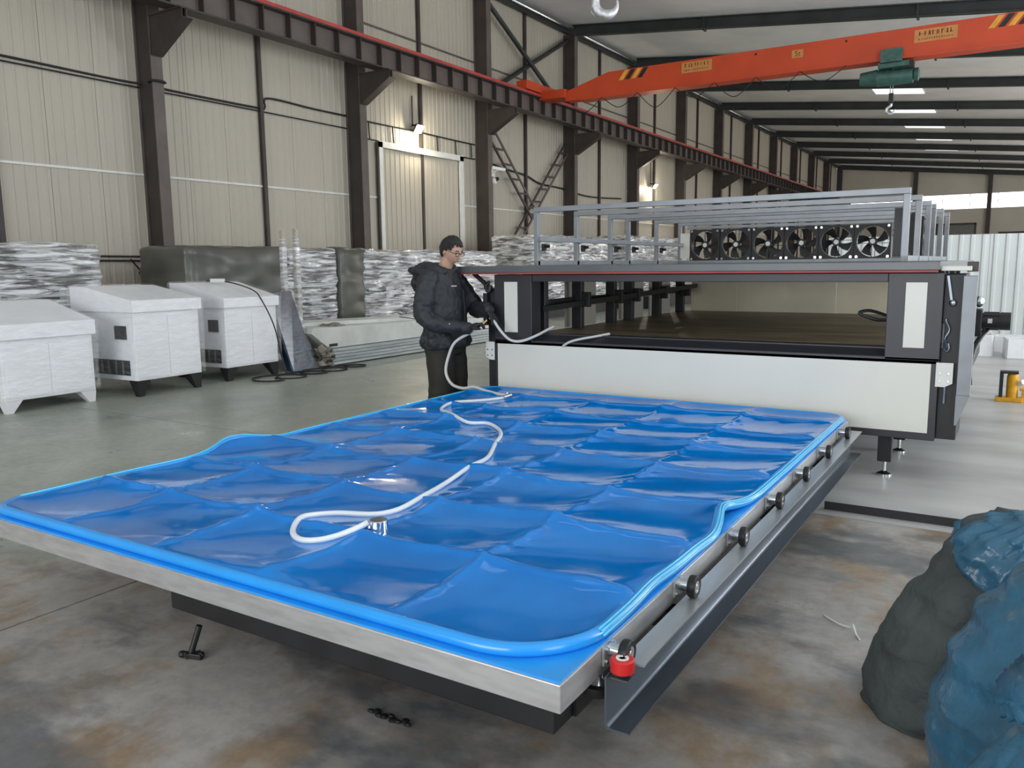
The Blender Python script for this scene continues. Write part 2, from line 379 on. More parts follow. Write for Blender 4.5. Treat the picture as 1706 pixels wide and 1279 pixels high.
# ceiling
ce = MB().prism([(XW - .1, roof(XW) + .01), (9.3, roof(9.3) + .01), (9.3, roof(9.3) + .15), (XW - .1, roof(XW) + .15)], -10, YF, 'y').build('ceiling', 'roof_sheet'); ce['kind'] = 'structure'
for k in [-3, -2, -1, 0, 1] + list(range(5, 12)):  # nearest bays are out of view, skylights added there for highlights on the bag
    y = Y0 + BAY * k + BAY * .5
    for xc in (-5.2, 3.5):
        sk = MB().prism([(xc - 1.0, roof(xc - 1) - .0), (xc + 1.0, roof(xc + 1) - .0), (xc + 1.0, roof(xc + 1) - .03), (xc - 1.0, roof(xc - 1) - .03)], y - .6, y + .6, 'y').build('skylight', 'skylight_glow', ce)  # those with k < 5 are added, out of view
# unseen right and back walls; window band and open gate added for daylight lamps
wr = MB().bx(9.0, 9.15, -10, YF, 0, 1.6).bx(9.0, 9.15, -10, YF, 6.2, 7.6)
e = [-10.0] + [v for yc, ln in RW for v in (yc - ln / 2, yc + ln / 2)] + [YF]
for k in range(0, len(e), 2): wr.bx(9.0, 9.15, e[k], e[k + 1], 1.6, 6.2)
wr.build('unseen_wall_right', 'warm_wall')['kind'] = 'structure'
wb = MB().bx(XW, -7.6, -10.1, -10, 0, 10).bx(1.6, 9.1, -10.1, -10, 0, 7.7).bx(-7.6, 1.6, -10.1, -10, 5.7, 8.2).build('unseen_wall_back', 'warm_wall'); wb['kind'] = 'structure'
# far gable wall
wf = MB().bx(XW, 9.1, YF, YF + .1, 0, 5.7).bx(XW, 9.1, YF, YF + .1, 6.9, 10.0).build('wall_far', 'warm_wall'); wf['kind'] = 'structure'
wn = empty('window_1', (-2, YF, 5.7), kind='structure')
for x in range(-14, 9, 2): box_s('pane', 'window_glow', x + .02, x + 1.98, YF + .02, YF + .05, 5.72, 6.88, wn)
for x in range(-14, 10, 2): box_s('mullion', 'grey_brown_steel', x - .02, x + .02, YF - .02, YF + .06, 5.7, 6.9, wn)
for i, x in enumerate((-8.1, -2.6, 3.2)):
    tag(MB().bx(x - .16, x + .16, YF - .32, YF - .02, 0, roof(x) - .35).build('gable_post', 'brown_steel'), ['brown steel post on far end wall, left of the bright window strip end', 'brown steel post on far end wall crossing the bright window strip at right', 'brown steel post at right end of far wall'][i], 'post')
d2 = empty('door_2', (-4.9, YF, 0), kind='structure')
box_s('leaf', 'far_door', -6.25, -3.5, YF - .05, YF - .01, 0, 4.4, d2)
MB().bx(-6.35, -6.22, YF - .1, YF, 0, 4.5).bx(-3.53, -3.4, YF - .1, YF, 0, 4.5).bx(-6.35, -3.4, YF - .1, YF, 4.4, 4.55).build('door_frame', 'brown_steel', d2)
d3 = empty('door_3', (0.5, YF, 0), kind='structure')
box_s('leaf', 'far_door', -1.7, 2.0, YF - .05, YF - .01, 0, 3.6, d3)
MB().bx(-1.8, 2.1, YF - .1, YF, 3.6, 3.75).build('door_frame', 'brown_steel', d3)

# wall columns with brackets
cm = MB().bx(XI - .02, XI, -.12, .12, 0, 9.6).bx(XW + .04, XW + .06, -.12, .12, 0, 9.6).bx(XW + .06, XI - .02, -.012, .012, 0, 9.6)
side = MB().bx(XW + .06, XI - .02, -.085, -.08, 0, 9.6)
protoc = None
for k in range(0, 13):
    y = Y0 + BAY * k
    lab = 'dark brown steel wall column with crane bracket, %s from the left' % ORD[k]
    r = empty('steel_column', (XI, y, 0), lab, 'column', 'steel columns along the left wall')
    if protoc is None:
        a = MB(); a.v = [p - Vector((XI, 0, 0)) for p in cm.v]; a.f = cm.f
        shaft = a.build('shaft', 'grey_brown_steel', r, local=True)
        a = MB(); a.v = [p - Vector((XI, 0, 0)) for p in side.v]; a.f = side.f
        wbp = a.build('web', 'brown_steel', r, local=True)
        br = MB().prism([(0, 6.14), (.95, 6.14), (.95, 5.98), (.06, 5.45), (0, 5.45)], -.012, .012, 'y')
        br.bx(0, .95, -.13, .13, 6.12, 6.15)
        br.bar((.03, 0, 5.44), (.96, 0, 5.97), .24, .02)
        br.prism([(0, 6.14), (.95, 6.14), (.95, 5.98), (.06, 5.45), (0, 5.45)], -.10, -.085, 'y')
        brk = br.build('bracket', 'brown_steel', r, local=True)
        protoc = r
    else:
        inst(shaft, r); inst(wbp, r); inst(brk, r)
# slim mid-bay posts
for k in range(-1, 12):
    y = Y0 + BAY * (k + .5)
    tag(MB().bx(XW + .02, XW + .1, y - .045, y + .045, 0, 9.75).build('wall_post', 'brown_steel'), 'slim dark post in mid-bay against the cream wall, %s from the left' % ORD[k + 1], 'post', 'slim mid-bay wall posts')
# girt lines
t1 = MB().bx(XW + .005, XW + .035, 4, YF, 3.28, 3.32).build('trim_1', 'white_trim'); t1['kind'] = 'structure'
t2 = MB().bx(XW + .005, XW + .03, 16, YF, 7.55, 7.6).build('trim_2', 'grey_brown_steel'); t2['kind'] = 'structure'
# eave strut
es = empty('eave_strut', (XI, 30, 9.5), 'long dark eave beam with a silver pipe along the wall top', 'beam')
MB().bx(XI - .34, XI - .22, 20, YF, 9.62, 9.86).build('beam', 'dark_rafter', es)
MB().tube([(XI - .1, 20, 9.72), (XI - .1, YF, 9.72)], .05, 8).build('pipe', 'zinc', es)
# crane runway beam
XR = -13.3
rb = empty('crane_runway_beam', (XR, 40, 6.16), 'long brown crane runway beam with red rail, resting on the column brackets', 'beam')
MB().bx(XR - .17, XR + .17, 2, YF, 6.15, 6.18).build('flange', 'brown_steel', rb)
MB().bx(XR - .19, XR + .19, 2, YF, 6.66, 6.69).build('flange', 'brown_steel', rb)
MB().bx(XR - .008, XR + .008, 2, YF, 6.18, 6.66).build('web', 'grey_brown_steel', rb)
MB().bx(XR + .10, XR + .20, 2, YF, 6.69, 6.76).bx(XR - .03, XR + .03, 2, YF, 6.69, 6.78).build('rail', 'red_paint', rb)
stf = None
for k in range(9, 108):
    y = 2 + k * 0.71
    if y > YF - .2: break
    if stf is None:
        stf = MB().bx(XR + .008, XR + .15, y - .012, y + .012, 6.18, 6.66).build('stiffener', 'brown_steel', rb); ys0 = y
    else: inst(stf, rb, (0, y - ys0, 0))
# rafters
for k in range(3, 13):
    y = Y0 + BAY * k - .02
    r = empty('rafter', (-3, y, roof(-3) - .4), 'dark sloping roof rafter, %s behind the crane hook counting away from camera' % ORD[k - 3], 'rafter', 'roof rafters')
    dz = .02
    MB().prism([(XI - .1, roof(XI - .1) - dz), (9.0, roof(9) - dz), (9.0, roof(9) - .32), (XI - .1, roof(XI - .1) - .36)], y - .01, y + .01, 'y').build('web', 'dark_rafter', r)
    MB().prism([(XI - .1, roof(XI - .1) - dz), (9.0, roof(9) - dz), (9.0, roof(9) - dz - .02), (XI - .1, roof(XI - .1) - dz - .02)], y - .11, y + .11, 'y').build('flange', 'dark_rafter', r)
    MB().prism([(XI - .1, roof(XI - .1) - .36), (9.0, roof(9) - .32), (9.0, roof(9) - .34), (XI - .1, roof(XI - .1) - .38)], y - .11, y + .11, 'y').build('flange', 'dark_rafter', r)
    for xx in (-9.3, -3.0, 3.2): box_s('splice_plate', 'dark_rafter', xx - .03, xx + .03, y - .12, y + .12, roof(xx) - .43, roof(xx) - .02, r)
# upper tube cross brace between third and fourth columns
ya, yb = Y0 + 2 * BAY + .1, Y0 + 3 * BAY - .1
for lab, p0, p1 in (('dark tube of upper wall cross brace running down to the right', (ya, 9.4), (yb - .5, 6.9)), ('dark tube of upper wall cross brace running up to the right', (ya + .5, 6.9), (yb, 9.4))):
    dx = .04 if 'down' in lab else -.08
    tag(MB().tube([(XI - .22 + dx, p0[0], p0[1]), (XI - .22 + dx, p1[0], p1[1])], .075, 10).build('cross_brace', 'dark_rafter', smooth=40), lab, 'brace')
# lower laced cross brace
def laced(lab, ya_, za, yb_, zb, x):
    r = empty('laced_brace', (x, (ya_ + yb_) / 2, min(za, zb)), lab, 'brace')
    d = Vector((0, yb_ - ya_, zb - za)); ln = d.length; d.normalize(); n = Vector((0, -d.z, d.y)); off = n * .19
    if off.y < 0: off = -off
    A = Vector((x, ya_, za)); B = Vector((x, yb_, zb))
    MB().bar(A - off, B - off, .07, .05, (1, 0, 0)).build('chord', 'brown_steel', r)
    MB().bar(A + off, B + off, .07, .04, (1, 0, 0)).build('chord', 'grey_brown_steel', r)
    nb = int(ln / .62)
    for i in range(1, nb + 1):
        c = A + d * (ln * (i - .5) / nb)
        MB().bar((x, c.y - abs(off.length) * 1.15, c.z), (x, c.y + abs(off.length) * 1.15, c.z), .05, .06).build('batten', 'brown_steel', r)
laced('ladder-like laced brace leaning down from the third column', ya + .05, 5.75, Y0 + 2.5 * BAY + .1, 3.2, XI - .2)
laced('ladder-like laced brace leaning up to the fourth column', ya - .3, .25, yb, 5.7, XI - .33)

# sliding gate in the left wall
d1 = empty('door_1', (XW, 18.6, 0), kind='structure')
x = XW + .06
MB().bx(x, x + .06, 16.72, 16.86, 0, 4.72).bx(x, x + .06, 20.34, 20.52, 0, 4.72).bx(x, x + .06, 16.72, 20.52, 4.58, 4.74).build('door_frame', 'white_trim', d1)
for a_, b2 in ((16.9, 18.55), (18.65, 20.3)):
    m_ = MB().bx(x - .035, x, a_, b2, 0.05, 4.56)
    k = a_ + .12
    while k < b2 - .05:
        m_.bx(x, x + .012, k - .015, k + .015, .05, 4.56); k += .2
    m_.build('door_leaf', 'cream_sheet', d1)
box_s('center_bar', 'brown_steel', x, x + .02, 18.56, 18.64, 0, 4.58, d1)
for y_ in (16.5,): box_s('jamb', 'brown_steel', x, x + .03, 16.66, 16.72, 0, 4.75, d1)
# conduits
def cable(name, label, pts, r, m='matte_black', cat='cable', n=6, sm=6, group=None):
    return tag(MB().tube(spline(pts, sm), r, n).build(name, m, smooth=True), label, cat, group)
xc = XW + .06
c1 = cable('wall_conduit', 'upper thin dark conduit running along the wall left of the second column', [(xc, 4, 5.02), (xc, 7.4, 5.0), (xc, 9.8, 4.98), (XI + .03, Y0 - .14, 4.98), (XI + .03, Y0 + .14, 4.98), (xc, 10.35, 4.98), (xc, 12.7, 4.97), (xc, 13.0, 5.0), (xc, 13.12, 5.22), (xc, 14.5, 5.2), (xc, 15.6, 5.2)], .022)
c2 = cable('wall_conduit', 'lower thin dark conduit running just under the upper one along the wall', [(xc, 4, 4.93), (xc, 9.7, 4.91), (xc, 12.8, 4.91), (xc, 15.6, 4.9)], .016)
c3 = empty('wall_conduit', (xc, 18.5, 4.8), 'dark conduit with short drops above the white framed gate', 'cable')
MB().tube(spline([(xc, 15.9, 5.18), (xc, 17, 5.17), (xc, 18.5, 5.18), (xc, 19.8, 5.16), (xc, 21.2, 5.15)], 4), .022, 6).build('cable', 'matte_black', c3)
for y_ in (16.4, 17.35, 19.3, 20.2, 21.0): MB().tube([(xc, y_, 5.17), (xc, y_ + .03, 4.75)], .02, 6).build('drop', 'matte_black', c3)
MB().tube([(xc, 15.9, 4.74), (xc, 16.7, 4.74)], .02, 6).build('cable', 'matte_black', c3)
MB().tube([(xc, 20.5, 4.72), (xc, 21.2, 4.72)], .02, 6).build('cable', 'matte_black', c3)
cable('sagging_wall_cable', 'sagging dark cable behind the laced cross brace', [(xc, 21.6, 4.78), (xc, 22.6, 4.62), (xc, 24.2, 4.5), (xc, 25.2, 4.3), (xc, 26.8, 4.25), (xc, 29, 4.1), (xc, 32, 4.2)], .03)
pr = empty('wall_pipe', (xc, 9.5, 1.7), 'pair of thin dark pipes with tangled wire low on the wall by the first column', 'pipe')
for z in (1.76, 1.68): MB().tube([(xc, 7.5, z), (xc, 11.4, z - .02)], .018, 6).build('pipe', 'matte_black', pr)
MB().tube(spline([(xc, 9.5, 1.7), (xc + .05, 9.7, 1.45), (xc + .1, 9.9, 1.38), (xc + .05, 10.0, 1.6), (xc + .12, 9.75, 1.55), (xc + .1, 9.6, 1.42), (xc + .08, 9.95, 1.3), (xc + .1, 10.0, 1.1)], 6), .016, 6).build('wire', 'matte_black', pr)
# wall flood lamps
def flood(y, z, lab, power, s=1.0):
    r = empty('flood_lamp', (XW + .1, y, z), lab, 'lamp')
    MB().bx(XW + .04, XW + .22, y - .02, y + .02, z + .08, z + .12).build('arm', 'matte_black', r)
    rot = Matrix.Rotation(math.radians(35), 3, 'Y')
    MB().box((XW + .26, y, z), (.05, .22 * s, .17 * s), rot).build('housing', 'matte_black', r)
    MB().box((XW + .29, y, z - .02), (.012, .2 * s, .15 * s), rot).build('lens', 'lamp_glow', r)
    l = bpy.data.lights.new('flood_lamp_light', 'AREA'); l.shape = 'RECTANGLE'; l.size = .2; l.size_y = .15; l.energy = power; l.color = (1, .9, .68)
    o = bpy.data.objects.new('flood_lamp_light', l); COL.objects.link(o); o.location = (.22, 0, -.04); o.parent = r
    o.rotation_euler = Vector((.75, 0, -.66)).to_track_quat('-Z', 'Z').to_euler()
    g = bpy.data.lights.new('flood_lamp_spill', 'POINT'); g.energy = power * 1.3; g.color = (1, .9, .68); g.shadow_soft_size = .08
    o = bpy.data.objects.new('flood_lamp_spill', g); COL.objects.link(o); o.location = (.34, 0, -.14); o.parent = r
    MB().tube([(XW + .06, y, z + .1), (XW + .06, y, 6.1)], .02, 6).build('feed_pipe', 'brown_steel', r)
flood(18.2, 5.22, 'glaring flood lamp on the wall above the white framed gate', 60, 1.4)
flood(35.2, 4.95, 'glaring flood lamp on the far part of the left wall', 60, 1.4)
# security camera on third column
r = empty('security_camera', (XI + .1, 21.62, 4.1), 'small white security camera on the third column', 'camera')
box_s('plate', 'camera_white', XI, XI + .03, 21.45, 21.6, 4.2, 4.5, r)
MB().tube([(XI + .03, 21.5, 4.3), (XI + .18, 21.55, 4.42)], .02, 6).build('arm', 'camera_white', r)
MB().bar((XI + .05, 21.42, 4.46), (XI + .3, 21.75, 4.4), .08, .09).build('body', 'camera_white', r)
box_s('junction_box', 'camera_white', XI, XI + .05, 21.5, 21.66, 4.0, 4.15, r)
MB().tube([(XI + .06, 21.7, 4.15), (XI + .06, 21.62, 4.12)], .06, 8).build('lens', 'matte_black', r)

# ------------------------------------------------------------------ overhead crane
YC = 23.35
r = empty('overhead_crane', (-3, YC, 6.5), 'orange-red overhead crane girder with hazard stripes spanning the hall', 'crane')
g = MB().prism([(-12.35, 6.5), (8.4, 6.5), (8.4, 7.19), (-10.9, 7.19), (-12.35, 6.78)], YC - .2, YC + .2, 'y').build('girder', 'crane_orange', r, bevel=.01)
MB().bx(-11.8, 8.4, YC - .26, YC + .26, 6.47, 6.5).build('lower_flange', 'crane_orange', r)
MB().bx(XR - .17, XR + .2, YC - 1.25, YC + 1.1, 6.8, 7.06).bx(XR + .1, -12.3, YC - .35, YC + .35, 6.6, 6.85).build('end_carriage', 'crane_orange', r, bevel=.01)
for dy in (-.95, .85): MB().cyl((XR - .06, YC + dy, 6.86), (XR + .06, YC + dy, 6.86), .11, 14).build('crane_wheel', 'brown_steel', r)
MB().tube([(XR, YC - 1.1, 7.06), (XR + .02, YC - 1.1, 7.3), (XR - .05, YC - 1.05, 7.42)], .02, 6).build('sensor_post', 'matte_black', r)
def stripes(x0):
    for i in range(4):
        x = x0 + i * .2
        MB().prism([(x, 6.9), (x + .14, 6.9), (x + .34, 7.17), (x + .2, 7.17)], YC - .206, YC - .2, 'y').build('hazard_stripe', ('warning_yellow', 'matte_black')[i % 2], r)
stripes(-10.55); stripes(-1.05)
def plate(x0, x1, z0, z1, rows, n):
    p = box_s('name_plate', 'tan_plate', x0, x1, YC - .207, YC - .2, z0, z1, r)
    m_ = MB(); rnd = random.Random(int(x0 * 10))
    for rz, rh, rn in rows:
        wd = (x1 - x0) * .82 / rn
        for i in range(rn):
            cx_ = x0 + (x1 - x0) * .09 + wd * (i + .5)
            for q in range(n):
                if rnd.random() < .5: m_.bx(cx_ - wd * .36, cx_ + wd * .36, YC - .2095, YC - .207, rz + rh * (q + .3) / n, rz + rh * (q + .62) / n)
                else:
                    ox = rnd.uniform(-.25, .25) * wd; m_.bx(cx_ + ox - wd * .07, cx_ + ox + wd * .07, YC - .2095, YC - .207, rz, rz + rh)
    m_.build('lettering', 'plate_ink', p)
plate(-8.6, -7.72, 6.84, 7.13, [(6.99, .1, 8), (6.89, .045, 14)], 3)
plate(-2.62, -1.68, 6.80, 7.10, [(6.95, .1, 8), (6.85, .045, 14)], 3)
p5 = box_s('name_plate', 'tan_plate', -5.55, -5.26, YC - .207, YC - .2, 6.84, 7.04, r)
def text(body, size, m, loc, rot, parent, extrude=.001):
    cu = bpy.data.curves.new('lettering', 'FONT'); cu.body = body; cu.size = size; cu.extrude = extrude; cu.align_x = 'CENTER'; cu.align_y = 'CENTER'
    t = bpy.data.objects.new('lettering', cu); COL.objects.link(t)
    dg = bpy.context.evaluated_depsgraph_get(); me = bpy.data.meshes.new_from_object(t.evaluated_get(dg))
    bpy.data.objects.remove(t)
    o = bpy.data.objects.new('lettering', me); COL.objects.link(o); me.materials.clear(); me.materials.append(MATS[m])
    o.parent = parent; o.location = Vector(loc) - ORG[parent.name]; o.rotation_euler = rot
    return o
text('5t', .19, 'plate_ink', (-5.405, YC - .2085, 6.94), (PI / 2, 0, 0), p5)
for x in (-6.5, -4.2): MB().cyl((x, YC - .212, 7.08), (x, YC - .2, 7.08), .03, 10).build('bolt', 'matte_black', r)
for i in range(7):
    xa = -12.2 + i * 1.15; xb = xa + 1.15; zz = 6.5 - random.uniform(.35, .6)
    MB().tube(spline([(xa, YC - .3, 6.46), ((xa + xb) / 2, YC - .32, zz), (xb, YC - .3, 6.46)], 8), .012, 5).build('festoon_cable', 'matte_black', r)
# hoist
h = empty('electric_hoist', (-3.1, YC, 6.0), 'green electric hoist hanging under the orange crane girder', 'hoist')
MB().bx(-3.35, -2.85, YC - .34, YC - .27, 6.38, 6.72).bx(-3.35, -2.85, YC + .27, YC + .34, 6.38, 6.72).bx(-3.4, -2.7, YC - .34, YC + .34, 6.28, 6.4).build('trolley', 'hoist_green', h)
for sx in (-.17, .17):
    for sy in (-1, 1): MB().cyl((-3.1 + sx, YC + sy * .27, 6.56), (-3.1 + sx, YC + sy * .22, 6.56), .08, 12).build('trolley_wheel', 'matte_black', h)
MB().cyl((-3.45, YC, 6.1), (-2.62, YC, 6.1), .2, 20).build('drum', 'hoist_green', h, smooth=40)
MB().cyl((-3.85, YC, 6.12), (-3.45, YC, 6.12), .16, 18, .2).build('motor', 'hoist_green', h, smooth=40)
MB().lathe([(.1, 0), (.15, .03), (.16, .12), (.1, .14)], (-2.62, YC, 6.1), 18, (1, 0, 0)).build('gearbox', 'hoist_green', h, smooth=40)
box_s('control_box', 'matte_black', -3.1, -2.6, YC - .22, YC + .05, 6.24, 6.42, h)
for sx in (-.03, .03): MB().tube([(-3.1 + sx, YC, 6.0), (-3.1 + sx, YC, 5.68)], .01, 5).build('wire_rope', 'zinc', h)
MB().bx(-3.15, -3.05, YC - .06, YC + .06, 5.45, 5.7).build('hook_block', 'matte_black', h)
def hook_pts(c, s, ax='x'):
    out = []
    for k in range(19):
        t = math.radians(120 - 300 * k / 18 * 1.0)
        out.append((c[0] - math.sin(t) * 0 + math.cos(t) * s if ax == 'x' else c[0], c[1], c[2] + math.sin(t) * s))
    return out
hp = [(-3.1, YC, 5.47), (-3.1, YC, 5.4), (-3.19, YC, 5.34), (-3.2, YC, 5.26), (-3.12, YC, 5.2), (-3.03, YC, 5.23), (-3.0, YC, 5.3)]
q = spline(hp, 5); MB().tube(q, [.035 * (1 - .5 * max(0, i / len(q) - .6) / .4) for i in range(len(q))], 8).build('hook', 'cast_hook', h, smooth=True)
# nearer hook hanging in at the top of the view
YH = 10.0; hx, hz = -4.74, 4.80
h = empty('crane_hook', (hx, YH, hz - .2), 'silver crane hook hanging from above at the top of the view', 'hook')
U = Vector((0.85, 0.527, 0)).normalized()
pts2 = []
for k in range(25):
    t = math.radians(100 + 282 * k / 24); pts2.append(Vector((hx, YH, hz)) + U * (.145 * math.cos(t)) + Vector((0, 0, .145 * math.sin(t))))
pts2 = [Vector((hx, YH, hz + .42)), Vector((hx, YH, hz + .27))] + [pts2[0] + Vector((0, 0, .06))] + pts2[1:]
rr = [.04, .04, .043] + [.046 + .022 * math.sin(PI * min(1, k / 20)) - (.04 * max(0, (k - 15) / 9)) for k in range(24)]
MB().tube(pts2, rr, 12).build('hook', 'cast_hook', h, smooth=True)
MB().cyl((hx, YH, hz + .4), (hx, YH, hz + .56), .09, 16).build('swivel', 'matte_black', h, smooth=40)
MB().prism([(hx - .2, hz + .55), (hx + .2, hz + .55), (hx + .24, hz + .8), (hx + .14, hz + 1.0), (hx - .14, hz + 1.0), (hx - .24, hz + .8)], YH - .09, YH + .09, 'y').build('hook_block', 'warning_yellow', h, bevel=.01)
for sx in (-.12, .12): MB().tube([(hx + sx, YH, hz + .9), (hx + sx, YH, roof(hx) - .01)], .01, 6).build('wire_rope', 'zinc', h)

# ------------------------------------------------------------------ laminating oven
FY = 6.0
ov = empty('laminating_oven', (-2.1, FY, 0), 'large charcoal and off-white laminating oven with open slot and fan rack on top', 'oven')
def O(name, m, x0, x1, y0, y1, z0, z1, bevel=.004, parent=None): return box_s(name, m, x0, x1, y0, y1, z0, z1, parent or ov, bevel)
O('lower_front', 'charcoal_paint', -3.905, -.42, FY, FY + .06, .305, .86)
O('front_panel', 'off_white_panel', -3.875, -.465, FY - .006, FY, .355, .822, .002)
MB().prism([(FY, .82), (FY, .845), (FY + .10, .90), (FY + .14, .90), (FY + .14, .82)], -3.905, -.42, 'x').build('sill', 'charcoal_paint', ov, bevel=.003)
O('sill_step', 'charcoal_paint', -3.53, -.75, FY + .10, FY + .2, .90, .915)
O('tray', 'oven_tray', -3.7, -.6, FY + .2, 10.2, .87, .895)
for x0, x1, s0, s1 in ((-3.905, -3.53, -3.80, -3.667), (-.753, -.42, -.643, -.515)):
    p = O('pillar', 'charcoal_paint', x0, x1, FY, FY + .16, .84, 1.42)
    O('inset_panel', 'off_white_panel', s0, s1, FY - .005, FY, .925, 1.358, .001, p)
O('header', 'charcoal_paint', -3.53, -.753, FY + .01, FY + .14, 1.36, 1.42)
lid = O('lid', 'grey_lid', -4.285, -.445, FY - .06, 10.35, 1.437, 1.495, .006)
O('red_edge', 'red_paint', -4.25, -.455, FY - .055, FY - .03, 1.424, 1.437, .001, lid)
O('ceiling_plate', 'charcoal_paint', -3.7, -.6, FY + .14, 10.3, 1.40, 1.436)
MB().bar((-4.2, FY + .12, 1.43), (-3.92, FY + .12, 1.22), .03, .03).build('strut', 'charcoal_paint', ov)
# interior
for i in range(5):
    O('back_panel', 'oven_back', -3.6 + i * .59, -3.6 + i * .59 + .585, 10.2, 10.22, .86, 1.41, .002)
YS = [6.95, 7.7, 8.15, 8.95, 9.72]
for y in [6.25] + YS: O('side_post', 'charcoal_paint', -3.64, -3.54, y, y + .07, .86, 1.42)
O('side_rail', 'matte_black', -3.66, -3.6, FY + .16, 10.2, 1.14, 1.19)
for y in YS: O('clamp', 'matte_black', -3.56, -3.46, y + .01, y + .06, 1.10, 1.24)
MB().bar((-3.52, 6.2, 1.12), (-3.47, 10.0, 1.22), .03, .05).build('linkage', 'matte_black', ov)
O('side_wall', 'charcoal_paint', -.62, -.5, FY + .16, 10.25, .5, .93)
for y in [6.3] + YS: O('side_post', 'charcoal_paint', -.64, -.54, y, y + .07, .86, 1.42)
MB().tube(spline([(-.78, 6.25, 1.12), (-.9, 6.3, 1.15), (-.97, 6.3, 1.13), (-.86, 6.28, 1.09), (-.78, 6.25, 1.09)], 6), .012, 6).build('cable_loop', 'matte_black', ov)
O('underbody', 'charcoal_paint', -3.75, -.5, FY + .1, 10.25, .36, .86)
for y in (7.3, 8.55, 9.4): O('perforated_sheet', 'warm_wall', -3.72, -3.70, y - .35, y + .3, .9, 1.38)
# right flank
O('side_column', 'matte_black', -.42, -.30, FY + .05, FY + .5, .315, 1.41)
O('cover_strip', 'silver_paint', -.312, -.232, FY + .02, FY + .10, .62, 1.40, .003)
MB().prism([(-.312, .62), (-.232, .62), (-.30, .42), (-.312, .42)], FY + .02, FY + .10, 'y').build('cover_tip', 'silver_paint', ov)
O('flank_panel', 'charcoal_paint', -.50, -.33, FY + .5, 10.2, .5, .90)
O('deck_plate', 'off_white_panel', -.445, -.27, FY + .02, FY + .9, 1.432, 1.462)
O('relay_box', 'brown_steel', -.30, -.235, FY + .1, FY + .18, 1.425, 1.49)
for x0, x1 in ((-.435, -.335), (-3.995, -3.905)):
    sg = 1 if x0 > -2 else -1
    pl = MB().prism([(x0, .835), (x1, .835), (x1, .70 if sg > 0 else .74), (x1 - .045 * (sg > 0), .675), (x0 + .045 * (sg < 0), .675), (x0, .70 if sg < 0 else .675)], FY - .012, FY - .004, 'y').build('bracket_plate', 'white_trim', ov)
    for bx_ in (.25, .75):
        for bz in (.715, .765): MB().cyl((x0 + (x1 - x0) * bx_, FY - .018, bz), (x0 + (x1 - x0) * bx_, FY - .012, bz), .006, 8).build('bolt', 'zinc', pl)
MB().bar((-.40, FY + .03, 1.40), (-.372, FY + .03, 1.24), .014, .014).build('link_rod', 'steel_rail', ov)
MB().ball((-.365, FY + .03, 1.225), .022).build('rod_end', 'zinc', ov, smooth=True)
MB().tube([(-.385 + .012 * math.cos(t * .8), FY + .035, .92 + .20 * t / 12) for t in range(13)], .007, 6).build('drive_chain', 'steel_rail', ov)
MB().tube([(-.41, FY + .035, 1.09), (-.41, FY + .035, .93)], .008, 6).build('link_rod', 'zinc', ov)
MB().tube(spline([(-.40, FY + .03, .925), (-.385, FY + .03, .905), (-.37, FY + .03, .925), (-.375, FY + .03, .96)], 5), .008, 6).build('shackle', 'steel_rail', ov)
MB().tube([(-.38, FY + .03, .67), (-.38, FY + .03, .56)], .007, 6).build('guide_pin', 'zinc', ov)
O('left_column', 'matte_black', -3.985, -3.905, FY + .02, FY + .12, .33, 1.30)
MB().tube(spline([(-3.95, FY, 1.36), (-3.985, FY - .02, 1.32), (-3.95, FY - .02, 1.27), (-3.93, FY - .01, 1.33)], 5), .014, 6).build('pulley', 'rubber_black', ov)
MB().bx(-4.0, -3.96, FY - .04, FY + .02, .98, 1.26).build('limit_switch', 'matte_black', ov, bevel=.004)
# legs and levelling feet
for x, y in ((-.735, 6.17), (-.735, 7.0), (-.735, 9.6), (-3.6, 6.2), (-3.6, 9.6)):
    lg = O('leg', 'matte_black', x - .045, x + .045, y - .04, y + .04, .10, .38)
    f_ = MB().cyl((x, y, .015), (x, y, .11), .012, 10).lathe([(.05, 0), (.05, .01), (.02, .025), (.01, .03)], (x, y, 0), 16).build('levelling_foot', 'chrome', lg, smooth=40)
# rack of square tube frames
T = .042
fr = None
for y in [6.2] + YS:
    m_ = MB().bx(-3.62, -3.62 + T, y, y + T, 1.495, 1.95).bx(-.712, -.712 + T, y, y + T, 1.495, 1.95).bx(-3.62, -.67, y, y + T, 1.95, 1.95 + T)
    m_.build('rack_frame', 'silver_paint', ov, bevel=.003)
for x in (-3.62, -.712):
    O('rack_rail', 'silver_paint', x, x + T, 6.2, 9.8, 1.495, 1.495 + T)
O('rack_rail', 'silver_paint', -3.62 + T, -3.58 + T, 6.2, 9.8, 1.70, 1.70 + T)
for y in [6.2] + YS:
    cl = MB().bx(-3.57, -3.54, y + .05, y + .09, 1.62, 1.68).cyl((-3.56, y + .07, 1.66), (-3.50, y + .07, 1.66), .014, 8).build('clip', 'rubber_black', ov)
O('rack_rail', 'silver_paint', -3.62, -.67, 9.62, 9.66, 1.495, 1.53)
